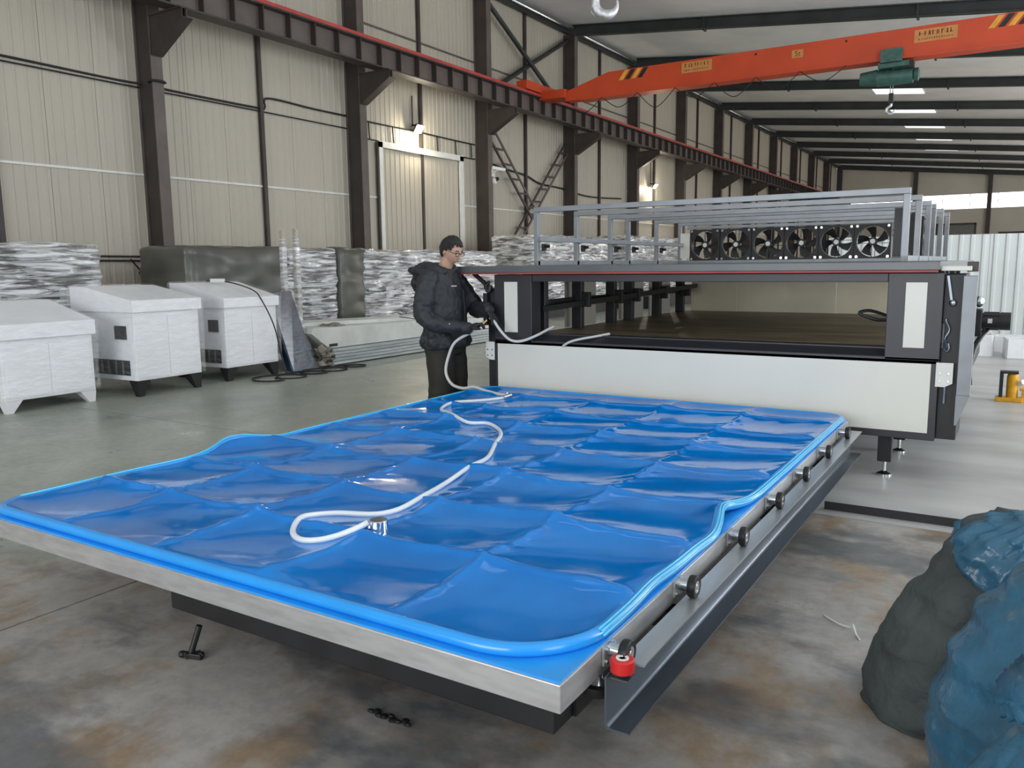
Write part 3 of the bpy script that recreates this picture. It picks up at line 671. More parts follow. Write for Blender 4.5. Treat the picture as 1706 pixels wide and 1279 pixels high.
# fans
def ring_plate(mb, c, half, r, y0, y1, n=32, ax='y'):
    def P(u, v, t): return (c[0] + u, t, c[2] + v) if ax == 'y' else (t, c[1] + u, c[2] + v)
    vs = []; 
    for k in range(n):
        a = 2 * PI * k / n; q = max(abs(math.cos(a)), abs(math.sin(a)))
        for t in (y0, y1):
            vs += [P(r * math.cos(a), r * math.sin(a), t), P(half * math.cos(a) / q, half * math.sin(a) / q, t)]
    fs = []
    for k in range(n):
        j = (k + 1) % n; a, b2 = 4 * k, 4 * j
        fs += [(a, b2, b2 + 1, a + 1), (a + 2, a + 3, b2 + 3, b2 + 2), (a, a + 2, b2 + 2, b2), (a + 1, b2 + 1, b2 + 3, a + 3)]
    mb.add(vs, fs)
def fan_meshes():
    fm = MB(); ring_plate(fm, (0, 0, 0), .184, .168, 0, .07)
    for sx in (-1, 1):
        fm.bar((sx * .02, .075, -.17), (sx * .02, .075, .17), .012, .006); fm.bar((-.17, .075, sx * .02), (.17, .075, sx * .02), .012, .006)
    me_f = fm.mesh('fan_frame'); me_f.materials.append(MATS['matte_black'])
    bl = MB()
    for i in range(5):
        pass
    n = 7; rows = 6; vs = []
    for i in range(rows):
        rr_ = .045 + (.158 - .045) * i / (rows - 1); sweep = .35 * i / (rows - 1); span = .78 - .12 * i / (rows - 1)
        for k in range(n):
            a = sweep + span * (k / (n - 1) - .5); vs.append((rr_ * math.cos(a), .02 + .035 * (k / (n - 1)), rr_ * math.sin(a)))
    vs2 = [(x, y + .004, z) for x, y, z in vs]; N_ = len(vs); fs = []
    for i in range(rows - 1):
        for k in range(n - 1):
            a = i * n + k; fs += [(a, a + 1, a + n + 1, a + n), (N_ + a, N_ + a + n, N_ + a + n + 1, N_ + a + 1)]
    for k in range(n - 1): fs += [(k, N_ + k, N_ + k + 1, k + 1), ((rows - 1) * n + k, (rows - 1) * n + k + 1, N_ + (rows - 1) * n + k + 1, N_ + (rows - 1) * n + k)]
    for i in range(rows - 1): fs += [(i * n, (i + 1) * n, N_ + (i + 1) * n, N_ + i * n), (i * n + n - 1, N_ + i * n + n - 1, N_ + (i + 1) * n + n - 1, (i + 1) * n + n - 1)]
    bl.add(vs + vs2, fs); me_b = bl.mesh('fan_blade', smooth=40); me_b.materials.append(MATS['matte_black'])
    hb = MB().cyl((0, .015, 0), (0, .06, 0), .045, 18); me_h = hb.mesh('fan_hub', smooth=40); me_h.materials.append(MATS['matte_black'])
    ht = MB().cyl((0, .008, 0), (0, .016, 0), .026, 16); me_t = ht.mesh('hub_sticker'); me_t.materials.append(MATS['white_trim'])
    bo = MB().cyl((0, -.012, 0), (0, 0, 0), .014, 10); me_o = bo.mesh('bolt'); me_o.materials.append(MATS['chrome'])
    return me_f, me_b, me_h, me_t, me_o
FM = fan_meshes()
def fan(x, y, z, rz, spin):
    def mk(name, me, par, loc=(0, 0, 0), rot=(0, 0, 0)):
        o = bpy.data.objects.new(name, me); COL.objects.link(o); o.parent = par; o.location = loc; o.rotation_euler = rot; return o
    f_ = mk('cooling_fan', FM[0], ov, Vector((x, y, z)) - ORG[ov.name], (0, 0, rz))
    for i in range(5): mk('fan_blade', FM[1], f_, (0, 0, 0), (0, spin + 2 * PI * i / 5, 0))
    mk('fan_hub', FM[2], f_); mk('hub_sticker', FM[3], f_)
    for sx in (-1, 1):
        for sz in (-1, 1): mk('bolt', FM[4], f_, (sx * .158, 0, sz * .165))
for i in range(6): fan(-3.28 + i * .376, 9.72, 1.715, 0, i * .41 + .3)
for i in range(4): fan(-.78, 7.1 + i * .72, 1.715, PI / 2, i * .5)
O('fan_panel_end', 'off_white_panel', -3.58, -3.47, 9.70, 9.72, 1.56, 1.86, .002)
O('fan_bar', 'silver_paint', -3.5, -1.15, 9.71, 9.75, 1.905, 1.94)
O('fan_end_plate', 'silver_paint', -1.20, -1.02, 9.70, 9.74, 1.53, 1.91)
# drive motor on the right flank
my = 8.5
MB().bx(-.35, -.27, my - .12, my + .12, .82, 1.06).build('gearbox', 'matte_black', ov, bevel=.01)
mt = MB().cyl((-.27, my, .955), (-.13, my, .955), .075, 20).build('drive_motor', 'matte_black', ov, smooth=40)
MB().cyl((-.13, my, .955), (-.05, my, .955), .08, 20).build('fan_cowl', 'matte_black', mt, smooth=40)
for k in range(8):
    a = 2 * PI * k / 8; MB().bx(-.26, -.14, my + .078 * math.cos(a) - .004, my + .078 * math.cos(a) + .004, .955 + .078 * math.sin(a) - .004, .955 + .078 * math.sin(a) + .004).build('cooling_fin', 'matte_black', mt)
MB().bx(-.225, -.19, my - .084, my - .078, .94, .98).build('type_plate', 'white_trim', mt)
MB().tube([(-.24, my, .9), (-.34, my, .7)], .012, 6).build('stand_rod', 'matte_black', mt)
MB().tube(spline([(-.22, my - .03, .88), (-.26, my - .2, .82), (-.30, my - .5, .72), (-.30, my - .9, .62), (-.29, my - 1.0, .5)], 6), .014, 8).build('power_cable', 'rubber_black', ov)
MB().ball((-.30, my - .06, 1.13), (.04, .05, .05), 10, 8).build('junction', 'zinc', ov)

# ------------------------------------------------------------------ roll-out table
TX0, TX1, TY0, TY1, TZ = -3.885, -.935, 1.72, 5.85, .43
tb = empty('rollout_table', (-2.4, 3.8, 0), 'low steel roll-out loading table in front of the oven', 'table')
box_s('frame_rail', 'table_steel', TX0, TX1, TY0, TY0 + .05, .35, TZ, tb, .003)
box_s('frame_rail', 'table_steel', TX0, TX1, TY1 - .05, TY1, .35, TZ, tb, .003)
box_s('frame_rail', 'table_steel', TX0, TX0 + .05, TY0 + .05, TY1 - .05, .35, TZ, tb, .003)
box_s('frame_rail', 'table_steel', TX1 - .05, TX1, TY0 + .05, TY1 - .05, .35, TZ, tb, .003)
box_s('top_plate', 'table_steel', TX0 + .05, TX1 - .05, TY0 + .05, TY1 - .05, .41, TZ - .002, tb)
box_s('under_beam', 'matte_black', -2.84, -1.07, 1.93, 2.05, .14, .352, tb, .004)
box_s('under_beam', 'matte_black', -2.84, -1.07, 5.3, 5.42, .14, .352, tb, .004)
for x in (-2.8, -1.12): box_s('under_beam', 'matte_black', x - .06, x + .06, 2.05, 5.3, .14, .352, tb)
for x in (-2.8, -1.15):
    for y in (2.9, 4.9): box_s('leg', 'matte_black', x - .05, x + .05, y - .05, y + .05, 0, .14, tb)
kn = MB().lathe([(.045, 0), (.05, .008), (.05, .03), (.035, .034)], (-.972, 2.02, .262), 20).build('levelling_pad', 'rubber_black', tb, smooth=40)
MB().cyl((-.972, 2.02, .295), (-.972, 2.02, .36), .014, 12).lathe([(.034, 0), (.02, .018)], (-.972, 2.02, .295), 16).build('pad_stem', 'chrome', kn, smooth=40)
WY = [2.0, 2.556, 3.15, 3.73, 4.28, 4.86, 5.46]
rp = None
for y in WY:
    z = .415
    if rp is None:
        b_ = MB().bx(TX1 + .001, TX1 + .008, y - .035, y + .035, .375, .432)
        rp = b_.build('roller_bracket', 'table_steel', tb)
        rk = [MB().cyl((TX1 + .006, y, z), (-.888, y, z), .021, 16).build('axle_boss', 'zinc', rp, smooth=40),
              MB().lathe([(.024, 0), (.036, .002), (.038, .006), (.038, .026), (.035, .029), (.018, .027)], (-.889, y, z), 28, (1, 0, 0)).build('roller', 'rubber_black', rp, smooth=35),
              MB().lathe([(.021, 0), (.021, .005), (.016, .0055), (.015, .004), (.011, .005), (.010, .008), (.002, .008)], (-.866, y, z), 24, (1, 0, 0)).build('roller_hub', 'chrome', rp, smooth=35)]
        for sy in (-1, 1):
            for sz in (-1, 1): rk.append(MB().cyl((TX1 + .008, y + sy * .026, .404 + sz * .019), (TX1 + .015, y + sy * .026, .404 + sz * .019), .006, 6).build('bolt', 'zinc', rp))
        yw0 = y
    else:
        c = inst(rp, tb, rp.location + Vector((0, y - yw0, 0)))
        for q in rk: inst(q, c)
# guide rail: outward-facing steel channel beside the table
gr = empty('guide_rail', (-.88, 3.8, 0), 'grey folded steel channel rail running beside the blue table', 'rail')
GX = -.902
pc = [(GX, .375), (GX, .222), (-.828, .222), (-.828, .227)]
pc += [(GX + .005 + .016 - .016 * math.sin(t), .227 + .016 - .016 * math.cos(t)) for t in (0, .3, .6, .9, 1.2, 1.57)] + [(GX + .005, .375)]
MB().prism(pc, 1.915, 5.75, 'y').build('channel', 'steel_rail', gr, smooth=50)
pp = [(GX, 2.03)] + [(GX + .005 + .033 + .034 * math.sin(t), 2.035 - .035 * math.cos(t) * 0 - .01) for t in (0, .6, 1.1, 1.57)] + [(-.832, 2.05), (-.832, 5.75), (GX, 5.75)]
MB().prism(pp, .371, .3765, 'z').build('top_flange', 'worn_flange', gr)
for y in (2.6, 4.0, 5.2): MB().bx(-1.062, GX, y - .04, y + .04, .24, .30).build('cross_arm', 'matte_black', gr)
rd = MB().lathe([(.012, .036), (.018, .040), (.030, .040), (.034, .036), (.034, .003), (.030, 0)], (-.866, 1.953, .383), 28).build('red_roller', 'red_rubber', gr, smooth=35)
MB().lathe([(.010, .038), (.011, .0415), (.018, .0415), (.019, .038)], (-.866, 1.953, .383), 20).build('bearing_ring', 'white_trim', rd, smooth=35)
MB().cyl((-.866, 1.953, .366), (-.866, 1.953, .42), .010, 10).build('pin', 'matte_black', rd)
MB().bx(GX, -.84, 1.93, 1.985, .366, .3705).build('roller_arm', 'steel_rail', gr)

# ------------------------------------------------------------------ vacuum bag
bag = empty('vacuum_bag', (-2.4, 3.8, TZ), 'glossy blue silicone vacuum bag with gridded creases covering the table', 'vacuum bag')
base_b = MB().prism([(TX0 + .01, TY0 + .012), (TX1 - .006, TY0 + .006), (TX1 - .006, TY1 - .01), (TX0 + .01, TY1 - .01)], TZ, TZ + .006, 'z').build('base_sheet', 'silicone_rim', bag)
def g_(t, c, s_): return math.exp(-((t - c) / s_) ** 2)
def xl(y): return -3.855 - .055 * g_(y, 3.12, .14) + .03 * g_(y, 3.42, .16) + .02 * g_(y, 2.75, .2)
def xr(y): return -.957 - .05 * g_(y, 3.30, .17) + .012 * g_(y, 2.95, .12) - .012 * g_(y, 2.4, .15)
YB0, YB1 = 1.765, 5.81
RFL, RFR, RB = .13, .28, .12
def inset(y, left):
    r0 = (RFL if left else RFR) if y < 3.8 else RB
    d = (y - YB0) if y < 3.8 else (YB1 - y)
    if d >= r0: return 0.0
    return r0 - math.sqrt(max(0, r0 * r0 - (r0 - d) ** 2))
def lift(y, left): return (.045 * g_(y, 3.15, .2) if left else .03 * g_(y, 3.22, .16))
XLN = [-3.31, -2.70, -2.12, -1.55]; YLN = [2.28, 2.80, 3.34, 3.90, 4.43, 4.93, 5.45]
XE = [-3.85] + XLN + [-.955]; YE = [YB0] + YLN + [YB1]
def cell(t, E):
    for k in range(len(E) - 1):
        if t <= E[k + 1] or k == len(E) - 2: return k, min(1, max(0, (t - E[k]) / (E[k + 1] - E[k])))
def hgt(x, y):
    xw = x + .018 * noise.noise(Vector((x * 1.4, y * 1.4, 0))); yw = y + .022 * noise.noise(Vector((x * 1.5 + 7, y * 1.5, 3)))
    ci, u = cell(xw, XE); cj, v = cell(yw, YE)
    # taut sheet shingled from cell to cell: long gentle rise, short steep drop behind each crease
    def aX(i): return .72 + .7 * noise.noise(Vector((i * 7.3, yw * 1.25, 1.0)))
    def aY(j): return .85 + .6 * noise.noise(Vector((xw * 1.15, j * 7.7, 5.0)))
    eu = max(0, 1 - u); ev = max(0, 1 - v)
    ex = aX(ci) * eu ** 6.0 + aX(ci + 1) * u ** 2.9
    ey = aY(cj) * ev ** 3.0 + aY(cj + 1) * v ** 6.0
    z = TZ + .010 + .030 * ex * (1 - .3 * min(1, ey)) + .038 * ey
    # pinched crease lines with small puckers
    dx = min(u, eu) * .58; dy = min(v, ev) * .54
    pin = math.exp(-(dx / .014) ** 2) * .006 + math.exp(-(dy / .014) ** 2) * .008
    z += pin * (1 + .8 * noise.noise(Vector((x * 6, y * 6, 4))))
    near = max(math.exp(-dx / .05), math.exp(-dy / .05))
    z += .0055 * near * noise.noise(Vector((x * 9, y * 9, 2))) +   .002 * near * math.sin(38 * (x * .7 - y) + 7 * noise.noise(Vector((x * 2.5, y * 2.5, 6))))
    z += .003 * math.sin(PI * u) * math.sin(PI * v) * noise.noise(Vector((x * 3, y * 3, 8)))
    return z
NU, NV = 230, 320
vs = []
for j in range(NV + 1):
    t = j / NV
    y = YB0 + (YB1 - YB0) * (t + .0 - .035 * math.sin(2 * PI * t))
    y = min(max(y, YB0 + .002), YB1 - .002)
    a = xl(y) + inset(y, True); b2 = xr(y) - inset(y, False)
    for i in range(NU + 1):
        u = i / NU; x = a + (b2 - a) * u
        de = min(x - a, b2 - x, y - YB0 + .0, YB1 - y)
        z = hgt(x, y)
        rim = math.exp(-de / .035)
        z = z * (1 - rim) + (TZ + .036) * rim
        z += lift(y, True) * math.exp(-(x - a) / .12) + lift(y, False) * math.exp(-(b2 - x) / .10)
        vs.append((x, y, z))
fs = [(j * (NU + 1) + i, j * (NU + 1) + i + 1, (j + 1) * (NU + 1) + i + 1, (j + 1) * (NU + 1) + i) for j in range(NV) for i in range(NU)]
MB().add(vs, fs).build('top_sheet', 'silicone_blue', bag, smooth=True)
# rim bead
def rim_side(off, dz, left, y0, y1, n=90):
    out = []
    for k in range(n + 1):
        y = y0 + (y1 - y0) * k / n
        out.append(Vector(((xl(y) - off) if left else (xr(y) + off), y, TZ + .024 + dz + lift(y, left))))
    return out
def arc(cx_, cy_, r0, a0, a1, dz, n=12): return [Vector((cx_ + r0 * math.cos(a0 + (a1 - a0) * k / n), cy_ + r0 * math.sin(a0 + (a1 - a0) * k / n), TZ + .024 + dz)) for k in range(1, n)]
def rim_path(off, dz):
    P = rim_side(off, dz, False, YB0 + RFR, YB1 - RB)
    P += arc(xr(YB1) - RB, YB1 - RB, RB + off, 0, PI / 2, dz)
    P += [Vector((xr(YB1) - RB + (xl(YB1) + RB - xr(YB1) + RB) * k / 40, YB1 + off, TZ + .024 + dz)) for k in range(41)]
    P += arc(xl(YB1) + RB, YB1 - RB, RB + off, PI / 2, PI, dz)
    P += list(reversed(rim_side(off, dz, True, YB0 + RFL, YB1 - RB)))
    P += arc(xl(YB0) + RFL, YB0 + RFL, RFL + off, PI, 1.5 * PI, dz)
    P += [Vector((xl(YB0) + RFL + (xr(YB0) - RFR - xl(YB0) - RFL) * k / 40, YB0 - off, TZ + .024 + dz)) for k in range(41)]
    P += arc(xr(YB0) - RFR, YB0 + RFR, RFR + off, 1.5 * PI, 2 * PI, dz)
    return P
MB().tube(rim_path(0, 0), .021, 10, True).build('edge_bead', 'silicone_rim', bag, smooth=True)
for off, dz, rr_ in ((.014, .016, .0035), (.019, .004, .0035), (.004, .020, .003)):
    MB().tube(rim_side(off, dz, False, YB0 + .22, YB1 - RB), rr_, 6).build('edge_lip', 'silicone_highlight', bag, smooth=True)
for off, dz, rr_ in ((.012, .018, .004), (-.004, .021, .0035)):
    MB().tube(rim_side(off, dz, True, YB0 + RFL, YB1 - RB), rr_, 6).build('edge_lip', 'silicone_highlight', bag, smooth=True)

# hose lying on the bag, fittings
hp2 = [(-2.10, 2.30, .035), (-2.19, 2.17, .02), (-2.29, 2.13, .02), (-2.40, 2.19, .02), (-2.47, 2.32, .02), (-2.42, 2.45, .02), (-2.23, 2.54, .02), (-2.22, 2.77, .03), (-2.31, 3.12, .03), (-2.37, 3.49, .03), (-2.52, 3.85, .03), (-2.70, 4.20, .03), (-2.91, 4.38, .03), (-3.10, 4.37, .03), (-3.45, 4.62, .02), (-3.60, 4.82, .02), (-3.56, 5.11, .02), (-3.40, 5.34, .03)]
pts = spline(hp2, 7)
pts = [Vector((p.x, p.y, max(hgt(p.x, p.y) + .008, TZ + .02))) for p in pts]
pts[0].z += .02
for _ in range(4): pts = [pts[0]] + [Vector((pts[i].x, pts[i].y, (pts[i - 1].z + pts[i].z + pts[i + 1].z) / 3)) for i in range(1, len(pts) - 1)] + [pts[-1]]
tag(MB().tube(pts, .012, 10).build('vacuum_hose', 'hose_white', smooth=True), 'white vacuum hose curling across the blue bag to the metal fitting', 'hose')
vf = empty('vacuum_fitting', (-2.068, 2.325, hgt(-2.068, 2.325) - .005), 'short round metal vacuum fitting at the hose end on the bag', 'fitting')
vz = hgt(-2.068, 2.325) - .006
MB().lathe([(.03, 0), (.036, .003), (.036, .048), (.034, .05)], (-2.068, 2.325, vz), 24).build('body', 'chrome', vf, smooth=35)
MB().lathe([(.034, .05), (.034, .0515), (.03, .0515)], (-2.068, 2.325, vz), 24).build('cap', 'zinc', vf)
MB().cyl((-2.10, 2.305, vz + .022), (-2.075, 2.32, vz + .022), .015, 10).build('spigot', 'zinc', vf)
vf2 = empty('vacuum_fitting', (-3.39, 5.37, TZ + .03), 'small metal vacuum fitting joining hoses near the oven end of the bag', 'fitting')
MB().cyl((-3.40, 5.34, hgt(-3.4, 5.34) + .01), (-3.37, 5.40, hgt(-3.37, 5.4) + .012), .017, 12).build('body', 'chrome', vf2)
MB().cyl((-3.405, 5.40, hgt(-3.39, 5.4)), (-3.405, 5.40, hgt(-3.39, 5.4) + .035), .014, 10).build('valve', 'zinc', vf2)

# ------------------------------------------------------------------ worker
MX, MY = -4.28, 5.77
mn = empty('person', (MX, MY, 0), 'man in dark hooded jacket and dark trousers with glasses, joining a hose beside the oven', 'person', rz=math.radians(4))
def ell(c, rx, ry, n=20, tiltx=0.0): return [Vector((c[0] + rx * math.cos(2 * PI * k / n), c[1] + ry * math.sin(2 * PI * k / n), c[2] + tiltx * math.cos(2 * PI * k / n))) for k in range(n)]
def limb(mb, pts, rads, sub=6, n=14, wr=0.0):
    P = spline(pts, sub); R = []
    for i in range(len(P)):
        t = i / (len(P) - 1) * (len(rads) - 1); k = min(int(t), len(rads) - 2); R.append(rads[k] * (1 - (t - k)) + rads[k + 1] * (t - k))
    if wr: R = [r_ * (1 + wr * math.sin(i * 1.9) * (.6 + .4 * math.sin(i * .7))) for i, r_ in enumerate(R)]
    mb.tube(P, R, n); mb.ball(P[0], rads[0], 12, 8); mb.ball(P[-1], rads[-1], 12, 8)
def remesh(o, vox, sm=4, fac=.5):
    r_ = o.modifiers.new('remesh', 'REMESH'); r_.mode = 'VOXEL'; r_.voxel_size = vox; r_.use_smooth_shade = True
    s_ = o.modifiers.new('smooth', 'SMOOTH'); s_.iterations = sm; s_.factor = fac
SH_R, EL_R, WR_R = (-.03, -.19, 1.395), (.0, -.30, 1.07), (.30, -.115, .975)
SH_L, EL_L, WR_L = (-.02, .19, 1.395), (.15, .29, 1.12), (.395, .085, 1.125)
HC = Vector((.085, -.005, 1.632)); HR = Matrix.Rotation(math.radians(24), 3, 'Y') 
HR = Matrix.Rotation(math.radians(-6), 3, 'Z') @ HR
def head_pt(t, ph, off=0.0):
    # unit direction: x forward, y left, z up
    d = Vector((math.sin(t) * math.cos(ph), math.sin(t) * math.sin(ph), math.cos(t)))
    p = Vector((d.x * .098, d.y * .076, d.z * .120))
    if d.z < 0:
        q = -d.z; p.y *= 1 - .32 * q ** 1.3; p.x *= 1 - .10 * q
        if d.x > 0: p.x += .016 * q * d.x
        else: p.x *= 1 - .25 * q
    if d.x < 0: p.x *= 1.06
    f_ = max(0, d.x)
    yy, zz = p.y, p.z
    def gg(cy, cz, sy, sz): return math.exp(-((yy - cy) / sy) ** 2 - ((zz - cz) / sz) ** 2)
    if f_ > 0:
        p.x += .020 * gg(0, -.020, .011, .020) + .010 * gg(0, .006, .009, .018) + .005 * gg(0, .03, .05, .012)
        p.x -= .009 * (gg(.031, .008, .016, .013) + gg(-.031, .008, .016, .013))
        p.x += .007 * gg(0, -.058, .02, .008) + .006 * gg(0, -.070, .018, .008) + .008 * gg(0, -.098, .022, .016)
        p.x += .004 * (gg(.036, -.03, .02, .025) + gg(-.036, -.03, .02, .025))
    if off: p += d * off
    return HC + HR @ p
def head(mb, off=0.0):
    mb.loft([[head_pt(PI * (.015 + .97 * i / 40), 2 * PI * k / 48, off) for k in range(48)] for i in range(41)])
def hd(x, y, z): return HC + HR @ Vector((x, y, z))
# hands
def hand(mb, wrist, fwd, side, up, curl, s=1.0, glove=0.0):
    W = Vector(wrist); f_ = Vector(fwd).normalized(); u_ = Vector(up); u_ = (u_ - f_ * u_.dot(f_)).normalized(); s_ = f_.cross(u_) * side
    g0 = glove
    mb.loft([[W + f_ * a + s_ * (b2 * math.cos(2 * PI * k / 12)) + u_ * (c_ * math.sin(2 * PI * k / 12)) for k in range(12)] for a, b2, c_ in ((-.03, .026 + g0, .022 + g0), (.01, .032 + g0, .019 + g0), (.05, .042 + g0, .018 + g0), (.09, .042 + g0, .016 + g0), (.10, .036 + g0, .012 + g0))])
    for i, (o_, ln) in enumerate(((-.031, .062), (-.011, .074), (.010, .078), (.031, .070))):
        p = W + f_ * .09 + s_ * o_; a = .25 * curl; P = [p - f_ * .02, p]
        for q in (.44, .32, .26):
            dd = f_ * math.cos(a) - u_ * math.sin(a); P.append(P[-1] + dd * ln * q); a += curl
        mb.tube(P, [.0095 + g0, .0098 + g0, .0092 + g0, .0085 + g0, .0065 + g0], 8); mb.ball(P[-1], .0068 + g0, 8, 6)
    p = W + f_ * .025 + s_ * .036
    P = [p - s_ * .01, p + s_ * .018 + f_ * .02 - u_ * .010, p + s_ * .018 + f_ * .052 - u_ * .026, p + s_ * .006 + f_ * .074 - u_ * .036]
    mb.tube(P, [.013 + g0, .012 + g0, .0105 + g0, .008 + g0], 8); mb.ball(P[-1], .008 + g0, 8, 6)
FR = Vector((.85, .42, .32)); FL = Vector((.62, -.22, -.75))
body = MB(); head(body)
body.tube([(-.01, 0, 1.42), (.02, 0, 1.50), (.055, 0, 1.57)], [.066, .060, .058], 16)
for s_ in (-1, 1):
    e_ = HR @ Vector((-.012, s_ * .077, -.008)); rot = HR @ Matrix.Rotation(s_ * .35, 3, 'Z')
    body.ball(HC + e_, (.022, .009, .034), 12, 8, rot)
body.loft([ell((.0, 0, z), rx, ry) for z, rx, ry in ((.80, .11, .16), (.95, .11, .16), (1.1, .11, .16), (1.3, .11, .18), (1.4, .09, .17), (1.46, .06, .1))])
limb(body, [SH_R, EL_R, WR_R], [.055, .045, .03]); limb(body, [SH_L, EL_L, WR_L], [.055, .045, .03])
for s_ in (-1, 1): limb(body, [(0, s_ * .09, .85), (.02, s_ * .105, .48), (-.01, s_ * .11, .09)], [.085, .062, .042])
hand(body, WR_R, FR, 1, (0, 0, 1), .75); hand(body, WR_L, FL, -1, (.5, 0, .5), .45)
bo = body.build('body', 'skin', mn, local=True); remesh(bo, .0065, 2, .4)
# jacket
jk = MB()
jk.loft([ell((cx_, 0, z), rx, ry, 28, tl) for z, rx, ry, cx_, tl in ((.785, .165, .235, .0, .0), (.80, .178, .25, .0, 0), (.90, .178, .245, .0, 0), (1.02, .170, .238, .005, 0), (1.12, .176, .24, .005, 0), (1.22, .175, .24, -.005, 0), (1.32, .158, .23, -.02, 0), (1.40, .13, .20, -.03, 0), (1.46, .105, .155, -.025, -.01), (1.50, .085, .10, -.01, -.02))])
limb(jk, [SH_R, (-.03, -.265, 1.22), EL_R, (.14, -.24, 1.0), WR_R], [.094, .090, .080, .070, .053], 8, 16, .06)
limb(jk, [SH_L, (.06, .27, 1.25), EL_L, (.27, .2, 1.12), WR_L], [.094, .088, .078, .067, .052], 8, 16, .06)
for k in range(9):   # quilting swell on the hem and chest
    a = 2 * PI * k / 9; jk.ball((.16 * math.cos(a), .23 * math.sin(a), .86), (.05, .06, .07), 10, 6)
# hood bunched behind the neck and upright collar
jk.tube(spline([(.075, .075, 1.45), (.0, .115, 1.49), (-.10, .10, 1.50), (-.15, 0, 1.50), (-.10, -.10, 1.50), (.0, -.115, 1.49), (.075, -.075, 1.45)], 6), .036, 12)
jk.ball((-.19, 0, 1.44), (.095, .15, .10), 16, 12, Matrix.Rotation(.6, 3, 'Y'))
jk.ball((-.25, 0, 1.36), (.06, .11, .095), 14, 10, Matrix.Rotation(.3, 3, 'Y'))
jk.tube(spline([(-.10, .16, 1.44), (-.25, .12, 1.47), (-.31, 0, 1.46), (-.25, -.12, 1.47), (-.10, -.16, 1.44)], 6), .026, 10)
jo = jk.build('jacket', 'jacket_navy', mn, local=True); remesh(jo, .011, 5, .5)
tx = bpy.data.textures.new('fabric_folds', 'CLOUDS'); tx.noise_scale = .075; tx.noise_depth = 2
dm = jo.modifiers.new('folds', 'DISPLACE'); dm.texture = tx; dm.strength = .035; dm.mid_level = .5
MB().tube([(.183, .02, 1.3), (.196, .02, 1.1), (.19, .02, .95), (.182, .02, .82)], .005, 6).build('zip', 'matte_black', jo, local=True)
MB().box((.165, -.10, 1.33), (.006, .05, .008), Matrix.Rotation(-.5, 3, 'Z')).build('chest_mark', 'hose_grey', jo, local=True)
MB().box((.205, -.262, 1.01), (.03, .004, .01), Matrix.Rotation(.5, 3, 'Z') @ Matrix.Rotation(-.9, 3, 'Y')).build('sleeve_mark', 'hose_grey', jo, local=True)
tr = MB()
tr.loft([ell((0, 0, z), rx, ry) for z, rx, ry in ((.74, .15, .20), (.82, .155, .205), (.92, .15, .2))])
for s_ in (-1, 1): limb(tr, [(0, s_ * .095, .80), (.025, s_ * .115, .50), (.0, s_ * .12, .28), (-.01, s_ * .12, .10)], [.135, .115, .105, .10], 8, 16, .04)
to = tr.build('trousers', 'trouser_olive', mn, local=True); remesh(to, .012, 4, .5)
for nm, W_, F__, sd, up_, cu in (('glove', WR_R, FR, 1, (0, 0, 1), .75), ('glove', WR_L, FL, -1, (.5, 0, .5), .45)):
    gm = MB(); hand(gm, W_, F__, sd, up_, cu, 1, .004); f_ = Vector(F__).normalized(); gm.tube([Vector(W_) - f_ * .05, Vector(W_) - f_ * .01, Vector(W_) + f_ * .015], [.046, .043, .036], 12)
    go = gm.build(nm, 'glove_black', mn, local=True); remesh(go, .005, 2, .4)
for s_ in (-1, 1):
    sh = MB().loft([[Vector((x, s_ * .12 + wy * math.cos(2 * PI * k / 12), max(.004, h_ * .5 + h_ * .5 * math.sin(2 * PI * k / 12)))) for k in range(12)] for x, wy, h_ in ((-.10, .035, .09), (-.06, .042, .11), (.02, .045, .11), (.10, .05, .075), (.16, .042, .055), (.19, .02, .03))])
    sh.build('shoe', 'shoe_black', mn, local=True, smooth=True)
# hair
hm = MB(); I, K = 40, 48
def hairy(i, k):
    t = PI * (.015 + .97 * i / I); ph = 2 * PI * k / K; d = Vector((math.sin(t) * math.cos(ph), math.sin(t) * math.sin(ph), math.cos(t)))
    if d.z > .72: return True
    if d.x > .45: return d.z > .60 + .05 * math.sin(k * 1.7)
    if d.x > .12: return d.z > .22
    if d.x > -.25: return d.z > .10 + .1 * math.sin(k)
    return d.z > -.45
hv = {}
def hvx(i, k, o_):
    k %= K; key = (i, k, o_)
    if key not in hv:
        off = .002 if o_ == 0 else .012 + .005 * noise.noise(Vector((i * .5, k * .5, 0)))
        hv[key] = len(hm.v); hm.v.append(head_pt(PI * (.015 + .97 * i / I), 2 * PI * k / K, off))
    return hv[key]
for i in range(I):
    for k in range(K):
        if not hairy(i, k): continue
        a = [(i, k), (i, k + 1), (i + 1, k + 1), (i + 1, k)]
        hm.f.append(tuple(hvx(p, q_, 1) for p, q_ in a))
        for (p, q_), (p2, q2), (ni, nk) in ((a[0], a[1], (i - 1, k)), (a[1], a[2], (i, k + 1)), (a[2], a[3], (i + 1, k)), (a[3], a[0], (i, k - 1))):
            if ni < 0 or not hairy(ni, nk % K): hm.f.append((hvx(p, q_, 1), hvx(p2, q2, 1), hvx(p2, q2, 0), hvx(p, q_, 0)))
hm.build('hair', 'hair', mn, local=True, smooth=True)
gl = MB()
for s_ in (-1, 1):
    gl.tube([hd(.104 + .0 * math.cos(a), s_ * .034 + .025 * math.cos(a), .004 + .018 * math.sin(a)) for a in [2 * PI * k / 16 for k in range(16)]], .0026, 6, True)
    gl.tube([hd(.104, s_ * .059, .008), hd(.06, s_ * .078, .010), hd(-.01, s_ * .082, .008)], .0022, 6)
gl.tube([hd(.104, -.009, .008), hd(.107, 0, .011), hd(.104, .009, .008)], .002, 6)
gl.build('eyeglasses', 'glass_dark', mn, local=True, smooth=True)
